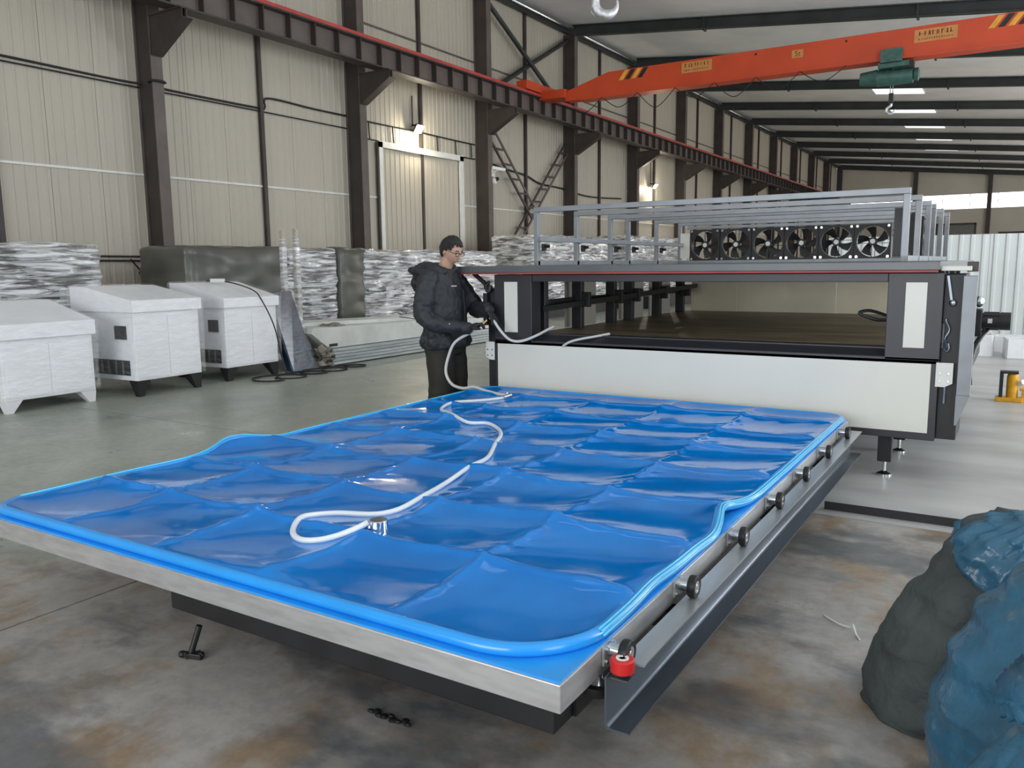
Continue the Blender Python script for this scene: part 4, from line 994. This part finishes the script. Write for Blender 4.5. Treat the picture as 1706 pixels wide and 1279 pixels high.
for s_ in (-1, 1):
    MB().ball(hd(.081, s_ * .031, .005), (.008, .012, .006), 10, 8, HR).build('eye', 'glass_dark', mn, local=True, smooth=True)
    MB().tube([hd(.094, s_ * .014, .028), hd(.093, s_ * .030, .034), hd(.083, s_ * .048, .029)], .0035, 6).build('eyebrow', 'hair', mn, local=True)
MB().tube([hd(.088, -.022, -.066), hd(.102, 0, -.063), hd(.088, .022, -.066)], .0042, 6).build('mouth', 'lip', mn, local=True, smooth=True)

# hoses held by the worker
def wpt(p): return Vector((MX, MY, 0)) + Matrix.Rotation(math.radians(4), 3, 'Z') @ Vector(p)
RH = wpt(Vector(WR_R) + FR.normalized() * .085 + Vector((0, 0, -.03))); LH = wpt(Vector(WR_L) + FL.normalized() * .09 + Vector((-.02, -.02, 0)))
cf = empty('hose_coupling', RH, 'brass hose coupling between the gloved hands of the man', 'coupling')
dv = (LH - RH)
MB().cyl(RH - dv * .1, RH + dv * .75, .010, 12).build('barrel', 'brass', cf, smooth=40)
MB().cyl(RH + dv * .3, RH + dv * .5, .015, 6).build('nut', 'brass', cf)
hw = spline([RH - dv * .1, RH + Vector((-.04, -.02, -.03)), (-4.06, 5.62, .86), (-4.12, 5.6, .74), (-4.14, 5.58, .60), (-4.08, 5.58, .50), (-3.95, 5.56, .475), (-3.82, 5.53, .50), (-3.70, 5.50, .485), (-3.5, 5.43, .475), (-3.40, 5.40, hgt(-3.4, 5.4) + .015)], 8)
tag(MB().tube(hw, .013, 10).build('vacuum_hose', 'hose_grey', smooth=True), 'grey hose hanging from the right hand of the man down onto the bag', 'hose')
tag(MB().tube(spline([LH, LH + Vector((.04, 0, -.03)), (-3.74, 5.86, .93), (-3.66, 5.87, .868), (-3.57, 5.9, .862), (-3.48, 5.97, .90), (-3.42, 6.06, .945), (-3.38, 6.12, .975)], 8), .012, 10).build('vacuum_hose', 'hose_grey', smooth=True), 'grey hose running from the left hand of the man over the oven sill', 'hose')
tag(MB().tube(spline([(-3.22, 5.99, .825), (-3.16, 5.985, .86), (-3.08, 6.0, .885), (-2.98, 6.06, .905), (-2.93, 6.10, .915), (-2.86, 6.14, .93)], 6), .011, 10).build('vacuum_hose', 'hose_grey', smooth=True), 'short grey hose end lying on the oven sill', 'hose')

# ------------------------------------------------------------------ wrapped consoles on the left
def console(name, label, loc, rz, W, D, H0, H1, H2, leg, legm, doors, vent):
    r_ = empty(name, loc, label, 'cabinet', 'film-wrapped white consoles by the wall', rz=rz)
    def Bx(n, m, x0, x1, y0, y1, z0, z1, par=r_, bv=.004): return MB().bx(x0, x1, y0, y1, z0, z1).build(n, m, par, bevel=bv, local=True)
    MB().prism([(-D, leg), (0, leg), (0, H0), (-D, H0)], 0, W, 'y').build('body', 'white_enamel', r_, bevel=.006, local=True)
    MB().prism([(-D, H0), (.04, H0), (.04, H1), (-D * .75, H2), (-D, H2)], -.03, W + .03, 'y').build('sloped_top', 'white_enamel', r_, bevel=.006, local=True)
    for i in range(2):
        d = Bx('door', 'white_enamel', 0, .008, .03 + i * (W - .06) / 2 + .004, .03 + (i + 1) * (W - .06) / 2 - .004, leg + .03, H0 - .06)
    for sx, sy in ((0, 0), (0, 1), (1, 0), (1, 1)):
        x0 = -.0 if sx == 0 else -D; y0 = 0 if sy == 0 else W; dx = -1 if sx == 0 else 1; dy = 1 if sy == 0 else -1
        q = MB()
        vs_ = [Vector((x0, y0, leg)), Vector((x0 + dx * .16, y0, leg)), Vector((x0 + dx * .16, y0 + dy * .18, leg)), Vector((x0, y0 + dy * .18, leg)), Vector((x0 + dx * .01, y0 + dy * .01, 0)), Vector((x0 + dx * .07, y0 + dy * .01, 0)), Vector((x0 + dx * .07, y0 + dy * .08, 0)), Vector((x0 + dx * .01, y0 + dy * .08, 0))]
        q.add(vs_, [(0, 1, 2, 3), (4, 7, 6, 5), (0, 4, 5, 1), (1, 5, 6, 2), (2, 6, 7, 3), (3, 7, 4, 0)]).build('leg', legm, r_, local=True)
    if vent:
        v_ = Bx('vent', 'matte_black', -D * .8, -D * .1, -.012, 0, leg + .06, leg + .24)
        for i in range(6): Bx('louvre', 'grey_lid', -D * .8 + i * D * .117, -D * .8 + i * D * .117 + .03, -.018, -.012, leg + .07, leg + .23, v_, 0)
        Bx('switch', 'matte_black', -D * .3, -D * .12, -.02, 0, H0 - .32, H0 - .16)
    # loose film
    fmb = MB(); nY, rings = 26, []
    prof_ = [(.015, leg + .02), (.02, leg + .3), (.035, H0 * .6), (.05, H0 - .05), (.06, H0), (.058, H1 + .01), (-D * .3, H1 + (H2 - H1) * .45 + .03), (-D * .75, H2 + .02), (-D - .02, H2 + .015), (-D - .03, H0), (-D - .02, leg + .05)]
    P3 = []
    for a in range(len(prof_) - 1):
        for q in range(4): P3.append((prof_[a][0] + (prof_[a + 1][0] - prof_[a][0]) * q / 4, prof_[a][1] + (prof_[a + 1][1] - prof_[a][1]) * q / 4))
    P3.append(prof_[-1]); vv = []; n_ = len(P3)
    for j in range(nY + 1):
        y = -.045 + (W + .09) * j / nY; sq = (.012 if j in (0, nY) else 0)
        for (x, z) in P3:
            k_ = nz3((x, y, z), 3.5, loc[1]) * .018 + nz3((x, y, z), 9, 3) * .006
            vv.append((x + k_ + (.0 if x < -.1 else .004), y, z + k_ * .6 - sq))
    ff = [(j * n_ + i, (j + 1) * n_ + i, (j + 1) * n_ + i + 1, j * n_ + i + 1) for j in range(nY) for i in range(n_ - 1)]
    fmb.add(vv, ff)
    for sd in (0, nY):   # end cap
        o_ = len(fmb.v); G = 10; yy = -.045 if sd == 0 else W + .045
        for a in range(G + 1):
            for c_ in range(G + 1):
                x = .03 - (D + .06) * a / G; zt = H1 + (H2 - H1) * min(1, a / G / .75); z = leg + .06 + (zt - leg - .06) * c_ / G
                fmb.v.append(Vector((x, yy + (.03 * nz3((x, yy, z), 4, 2)), z)))
        for a in range(G):
            for c_ in range(G): fmb.f.append((o_ + a * (G + 1) + c_, o_ + (a + 1) * (G + 1) + c_, o_ + (a + 1) * (G + 1) + c_ + 1, o_ + a * (G + 1) + c_ + 1))
    fmb.build('wrapping_film', 'film_loose', r_, local=True, smooth=50)
    return r_
console('control_console', 'film-wrapped white console with white tapered feet, leftmost and nearest of the three', (-9.0, 4.36, 0), 0, 1.0, 1.15, .78, .94, 1.16, .13, 'white_enamel', 2, False)
console('control_console', 'film-wrapped white console on black feet, middle one of the three', (-8.80, 5.76, 0), math.radians(2), .92, 1.15, 1.0, 1.14, 1.30, .19, 'matte_black', 2, True)
console('control_console', 'film-wrapped white console on black feet, beside the leaning blue glass pack', (-8.93, 7.16, 0), math.radians(1), .90, 1.05, .98, 1.11, 1.31, .18, 'matte_black', 2, True)

# ------------------------------------------------------------------ film-wrapped machines behind
def wrap_box(x0, x1, y0, y1, z0, z1, n, amp, seed, rnd_=.1, freq=2.2):
    bm = bmesh.new(); bmesh.ops.create_cube(bm, size=2.0); bmesh.ops.subdivide_edges(bm, edges=bm.edges[:], cuts=n, use_grid_fill=True)
    mb = MB(); c = Vector(((x0 + x1) / 2, (y0 + y1) / 2, (z0 + z1) / 2)); h_ = Vector(((x1 - x0) / 2, (y1 - y0) / 2, (z1 - z0) / 2))
    bm.verts.ensure_lookup_table()
    for v in bm.verts:
        p = Vector((v.co.x * h_.x, v.co.y * h_.y, v.co.z * h_.z)); q = Vector([max(-h_[i] + rnd_, min(h_[i] - rnd_, p[i])) for i in range(3)])
        d = p - q
        if d.length > 1e-6: d.normalize()
        s_ = q + d * rnd_
        k_ = nz3((s_.x, s_.y, s_.z * 2.5), freq, seed) * amp + nz3((s_.x, s_.y, s_.z * 3), freq * 3, seed + 3) * amp * .4
        mb.v.append(c + s_ + d * k_)
    mb.f = [tuple(v.index for v in f.verts) for f in bm.faces]; bm.free()
    return mb
def wrapped(name, label, dark, silver, base):
    ys_ = [q[2] for q in dark + silver] + [q[3] for q in dark + silver]
    r_ = empty(name, (-11.6, sum(ys_) / len(ys_), 0), label, 'machine')
    for i, q in enumerate(dark): wrap_box(*q, 18, .03, i + q[2]).build('grey_cover', 'wrapped_grey', r_, smooth=50)
    for i, q in enumerate(silver):
        x0, x1, y0, y1, z0, z1 = q
        MB().bx(x0 + .1, x1 - .12, y0 + .08, y1 - .08, z0 + .05, z0 + (z1 - z0) * .5).build('machine_body', 'matte_black', r_)
        MB().bx(x0 + .1, x1 - .18, y0 + .08, y1 - .08, z0 + (z1 - z0) * .5, z1 - .1).build('machine_body', 'wrapped_grey', r_)
        ln = y1 - y0
        for k in range(max(2, int(ln / .5))):
            yy = y0 + .2 + k * .5
            MB().bx(x1 - .16, x1 - .08, yy, yy + .25, z0 + .12 + .25 * (k % 3) * .5, z0 + .5 + .2 * (k % 2)).build('fitting', ('brown_steel', 'zinc', 'off_white_panel')[k % 3], r_)
        wrap_box(*q, 30, .045, i + q[2] + 9, .09, 3.0).build('stretch_film', 'film_streaked', r_, smooth=50)
    for q in base: MB().bx(*q).build('base_frame', 'matte_black', r_)
    return r_
wrapped('wrapped_machine', 'tall machine in silver stretch film behind the leftmost console', [], [(-12.4, -11.0, 4.0, 6.82, .75, 1.86)], [(-12.3, -11.1, 4.1, 6.6, 0, .78)])
wrapped('wrapped_machine', 'machine with matte grey covered half and silver film half behind the blue glass pack', [(-12.3, -11.05, 8.2, 10.3, .4, 1.87)], [(-12.2, -11.0, 10.15, 11.5, .42, 1.84)], [(-12.2, -11.1, 8.3, 11.4, 0, .45)])
wrapped('wrapped_machine', 'long silver film wrapped machine with grey end behind the standing man', [(-12.3, -11.05, 11.58, 12.4, .4, 1.88)], [(-12.2, -11.0, 12.25, 17.1, .4, 1.84)], [(-12.2, -11.1, 11.7, 17.0, 0, .42)])
wrapped('wrapped_machine', 'farthest wrapped machine seen low between oven and wall', [], [(-12.6, -11.2, 19.2, 24.2, .4, 2.33)], [(-12.5, -11.3, 18.3, 23.9, 0, .42)])
wrapped('wrapped_machine', 'white film covered machine seen behind the fan rack frames', [], [(-12.3, -11.1, 25.2, 31.0, .4, 2.45)], [(-11.9, -10.5, 25.6, 30.9, 0, .42)])
for y, zt, lb in ((9.22, 2.08, 'left one of two slim film-wrapped posts in front of the grey covered machine'), (9.5, 2.12, 'right one of two slim film-wrapped posts in front of the grey covered machine')):
    r_ = empty('wrapped_post', (-10.0, y, 0), lb, 'post', 'slim wrapped posts')
    MB().bx(-10.03, -9.97, y - .03, y + .03, 0, zt).build('post', 'wood_post', r_)
    wrap_box(-10.05, -9.95, y - .05, y + .05, .02, zt - .12, 8, .012, y, .03, 8).build('film_sleeve', 'film_streaked', r_, smooth=50)
# leaning blue glass pack
r_ = empty('glass_pack', (-8.95, 8.45, 0), 'dark blue glass pack in clear film leaning beside the third console', 'glass pack')
def slab4(a, b2, c_, d, t): 
    n_ = (Vector(b2) - Vector(a)).cross(Vector(d) - Vector(a)).normalized() * t
    q = [Vector(p) for p in (a, b2, c_, d)]; return MB().add(q + [p + n_ for p in q], [(0, 1, 2, 3), (7, 6, 5, 4), (0, 4, 5, 1), (1, 5, 6, 2), (2, 6, 7, 3), (3, 7, 4, 0)])
for i in range(4):
    o_ = -.035 * i
    slab4((-8.9 + o_, 8.30, 0), (-8.9 + o_, 8.74, 0), (-9.12 + o_, 8.52, 1.17), (-9.12 + o_, 8.12, 1.10), -.03).build('glass_sheet', 'blue_glass_stack', r_)
wf_ = MB(); G = 24; vv = []
for a in range(G + 1):
    for c_ in range(G + 1):
        u, v = a / G, c_ / G
        p = Vector((-8.9, 8.28, 0.01)).lerp(Vector((-8.9, 8.77, 0.01)), u).lerp(Vector((-9.12, 8.10, 1.13)).lerp(Vector((-9.12, 8.54, 1.20)), u), v)
        edge = min(u, 1 - u); p.x += .03 + .03 * nz3(p, 5, 1) + .01 * nz3(p, 14, 2) - (.06 if edge < .02 else 0); vv.append(p)
wf_.add(vv, [(a * (G + 1) + c_, (a + 1) * (G + 1) + c_, (a + 1) * (G + 1) + c_ + 1, a * (G + 1) + c_ + 1) for a in range(G) for c_ in range(G)])
wf_.build('clear_film', 'film_blue', r_, smooth=50)
# stack of long panels
r_ = empty('panel_stack', (-9.4, 11, 0), 'long low stack of pale panels and metal profiles on the floor behind the man', 'stack')
pl = MB().prism([(8.75, .60), (8.70, .52), (9.05, .27), (14.2, .27), (14.2, .47)], -10.0, -8.92, 'x').build('panel_pack', 'crate_white', r_, bevel=.008)
MB().prism([(8.95, .66), (8.85, .60), (14.2, .47), (14.2, .52)], -10.0, -9.3, 'x').build('panel_pack', 'crate_white', r_, bevel=.008)
for i in range(5):
    z0 = .02 + .05 * i; MB().bx(-9.95, -8.86 - .012 * (i % 2), 9.02 + .05 * (i % 3), 14.2, z0, z0 + .043).build('metal_profile', 'alu_bundle', r_)
MB().bx(-8.925, -8.90, 9.06, 9.22, .30, .34).build('tape', 'matte_black', r_)
wrap_box(-9.0, -8.86, 8.84, 9.06, .0, .27, 14, .11, 4.4, .03, 9).build('torn_wrap', 'paper_dirt', r_, smooth=50)
wrap_box(-9.3, -9.02, 9.2, 9.55, .53, .62, 6, .05, 6.4, .03, 6).build('packing_rag', 'paper_dirt', r_, smooth=50)
MB().tube(spline([(-9.3, 11.2, .62), (-8.98, 11.4, .55), (-8.9, 11.5, .42), (-8.86, 11.5, .2)], 5), .008, 5).build('strap', 'matte_black', r_)
# tangled cable on the floor
ps = []
rc = random.Random(5)
for k in range(70):
    t = k / 69; a = t * 4.5 * 2 * PI
    ps.append((-8.55 + .28 * math.sin(a) * (1 - .3 * t), 7.35 + 1.9 * t + .28 * math.cos(a), .015 + .008 * math.sin(a * .5)))
cable('floor_cable', 'tangled dark cable on the floor in front of the third console and blue glass pack', ps, .013, n=5, sm=3)
cable('console_cable', 'thin dark cable draped over the top of the third console', [(-9.75, 7.55, 1.33), (-9.4, 7.65, 1.31), (-9.0, 7.72, 1.20), (-8.86, 7.75, 1.05), (-8.82, 7.9, .7), (-8.82, 8.0, .3), (-8.75, 8.02, .02)], .009, n=6)
MB_ = tag(MB().cyl((-9.6, 7.50, 1.335), (-9.45, 7.62, 1.335), .03, 10).build('pen_tool', 'crate_white', smooth=40), 'small pale tube lying on top of the third console', 'tube')

# ------------------------------------------------------------------ right-hand background
fence = empty('white_partition', (0, 16.8, 0), 'low white ribbed steel partition at right behind the oven', 'partition')
for i in range(9):
    x0 = -3.2 + i * .9; m_ = MB().bx(x0 + .003, x0 + .897, 16.8, 16.83, 0, 1.95)
    for k in range(5):
        c_ = x0 + .09 + k * .18; m_.prism([(c_ - .04, 16.8), (c_ - .02, 16.775), (c_ + .02, 16.775), (c_ + .04, 16.8)], 0, 1.95, 'z')
    m_.build('panel', 'fence_white', fence)
def foam(loc, rz, sx, sy, sz, lab):
    r_ = empty('foam_box', loc, lab, 'box', 'white foam boxes', rz=rz)
    MB().bx(-sx / 2, sx / 2, -sy / 2, sy / 2, 0, .03).build('bottom', 'foam_white', r_, local=True)
    for a in (-1, 1):
        MB().bx(-sx / 2, sx / 2, a * sy / 2 - .02, a * sy / 2 + .02, 0, sz).build('side', 'foam_white', r_, bevel=.008, local=True)
        MB().bx(a * sx / 2 - .02, a * sx / 2 + .02, -sy / 2, sy / 2, 0, sz).build('side', 'foam_white', r_, bevel=.008, local=True)
foam((.12, 14.8, 0), .1, .5, .5, .30, 'white foam box nearest the right edge, standing before the partition')
foam((-.02, 15.7, 0), -.05, .55, .45, .26, 'white foam box half hidden behind the nearest foam box')
foam((-.55, 14.9, 0), .05, .45, .45, .34, 'white foam box on the floor below the black drive motor')
# toe jack
r_ = empty('toe_jack', (.03, 10.1, 0), 'small yellow hydraulic toe jack with black frame on the floor', 'jack')
MB().bx(-.15, .10, 10.02, 10.18, 0, .045).build('base', 'yellow_paint', r_, bevel=.006)
MB().cyl((.0, 10.1, .045), (.0, 10.1, .27), .055, 18).build('cylinder', 'yellow_paint', r_, smooth=40)
MB().lathe([(.055, 0), (.045, .025), (.02, .03)], (0, 10.1, .27), 18).build('cap', 'yellow_paint', r_, smooth=40)
MB().bx(-.12, -.085, 10.04, 10.16, .04, .31).bx(-.12, .05, 10.04, 10.16, .30, .325).build('toe_frame', 'matte_black', r_, bevel=.003)
MB().bx(.09, .16, 10.05, 10.15, .0, .12).bx(.07, .19, 10.07, 10.13, .12, .15).build('pump', 'yellow_paint', r_, bevel=.005)
MB().cyl((.15, 10.1, .14), (.21, 10.08, .16), .012, 8).build('handle_socket', 'matte_black', r_)
MB().cyl((.06, 10.09, .19), (.10, 10.05, .22), .03, 10).build('label_disc', 'white_trim', r_)
# dark steel angle on the floor
tag(MB().bx(-.93, .45, 5.10, 5.106, 0, .05).bx(-.93, .45, 5.106, 5.15, 0, .006).build('steel_angle', 'matte_black', bevel=.001), 'black steel angle bar lying on the floor behind the sacks', 'bar')
bpy.data.objects['steel_angle'].rotation_euler = (0, 0, math.radians(0))
cable('loose_wire', 'short bent pale wire on the floor left of the dark sack', [(-.62, 3.5, .004), (-.55, 3.44, .006), (-.50, 3.42, .01), (-.488, 3.40, .03), (-.47, 3.37, .006), (-.45, 3.33, .004)], .004, 'hose_grey', 'wire')
# peg on the floor
r_ = empty('steel_peg', (-2.645, 1.87, 0), 'small black steel peg with cross foot standing on the floor before the table', 'peg')
MB().cyl((-2.655, 1.87, .01), (-2.63, 1.90, .125), .012, 12).build('stem', 'rubber_black', r_, smooth=40)
MB().bar((-2.69, 1.855, .012), (-2.60, 1.88, .012), .022, .022).bar((-2.66, 1.85, .012), (-2.63, 1.90, .012), .02, .02).build('foot', 'rubber_black', r_, bevel=.003)
for q in ((-2.68, 1.85), (-2.61, 1.885)): MB().ball((q[0], q[1], .016), .014, 10, 6).build('knob', 'rubber_black', r_)
# scrap
sc = MB()
for k in range(9):
    x = -1.78 + k * .02; sc.ball((x, 1.93 + .01 * math.sin(k * 2), .006), (.016, .010 + .006 * (k % 2), .007), 8, 5)
tag(sc.build('floor_scrap', 'rubber_black'), 'dark flat scrap of rubber on the floor in front of the table', 'scrap')

# ------------------------------------------------------------------ plastic sacks at lower right
def sack(mb, p0, p1, prof_, pleat, seed, n=72, m_=64, flat=None):
    p0 = Vector(p0); p1 = Vector(p1); ax = (p1 - p0); a = ax.normalized().orthogonal().normalized(); a = Vector((0, 1, 0)).cross(ax).normalized(); c = ax.normalized().cross(a)
    vs_ = []
    for i in range(m_ + 1):
        t = i / m_; k_ = t * (len(prof_) - 1); j = min(int(k_), len(prof_) - 2); f_ = k_ - j; f_ = f_ * f_ * (3 - 2 * f_)
        r0 = prof_[j] * (1 - f_) + prof_[j + 1] * f_; pl_ = pleat(t)
        for k in range(n):
            an = 2 * PI * k / n; d = a * math.cos(an) + c * math.sin(an)
            q = p0 + ax * t + d * r0
            w1 = nz3(q, 2.2, seed) * .035 + nz3((q.x * 1.2, q.y * 1.2, q.z * 3.2), 5.0, seed + 2) * .016 + abs(nz3((q.x, q.y, q.z * 2.2), 7.0, seed + 4)) * -.02
            fold = pl_ * r0 * (math.sin(an * 11 + 5 * nz3((math.cos(an), math.sin(an), t * 2), 1.5, seed)) * .6 + .5 * math.sin(an * 23 + seed + 4 * t))
            q += d * ((w1 + fold) * min(1, r0 / .12)) + ax.normalized() * .02 * nz3(q, 6, seed + 5)
            if flat is not None:
                if t < .22: q.z *= (t / .22) ** .8
                q.z = max(q.z, flat)
            vs_.append(q)
    fs_ = [(i * n + k, i * n + (k + 1) % n, (i + 1) * n + (k + 1) % n, (i + 1) * n + k) for i in range(m_) for k in range(n)] + [tuple(reversed(range(n))), tuple(m_ * n + k for k in range(n))]
    return mb.add(vs_, fs_)
s1 = empty('plastic_sack', (-.1, 2.95, 0), 'dark green slumped sack with a gathered blue plastic top, farthest of the sacks', 'sack', 'plastic sacks')
sack(MB(), (-.185, 2.88, .01), (.02, 3.0, .70), [.19, .215, .215, .205, .19, .17, .145, .11, .04], lambda t: .012, 1.0, flat=.002).build('sack_body', 'sack_green', s1, smooth=True)
sack(MB(), (-.045, 2.95, .45), (.13, 2.94, .70), [.10, .19, .195, .18, .15, .09, .02], lambda t: .03 + .10 * t, 5.0).build('gathered_top', 'plastic_blue', s1, smooth=True)
s2 = empty('plastic_sack', (.25, 2.35, 0), 'big blue plastic sack filling the right edge, middle of the sacks', 'sack', 'plastic sacks')
sack(MB(), (.26, 2.36, .01), (.30, 2.42, .86), [.25, .385, .405, .40, .37, .33, .27, .18, .05], lambda t: .008 + .04 * max(0, t - .6), 9.0, flat=.002).build('sack_body', 'plastic_blue', s2, smooth=True)
s3 = empty('plastic_sack', (.2, 1.72, 0), 'blue plastic sack with knotted top at the lower right corner, nearest of the sacks', 'sack', 'plastic sacks')
sack(MB(), (.2, 1.68, .01), (.19, 1.74, .74), [.2, .29, .31, .31, .29, .25, .19, .12, .04], lambda t: .015 + .09 * max(0, t - .4), 13.0, flat=.002).build('sack_body', 'plastic_blue', s3, smooth=True)
sack(MB(), (.13, 1.70, .66), (.05, 1.66, .74), [.05, .03, .045, .07, .055], lambda t: .25, 15.0, 48, 24).build('knot', 'plastic_blue', s3, smooth=True)
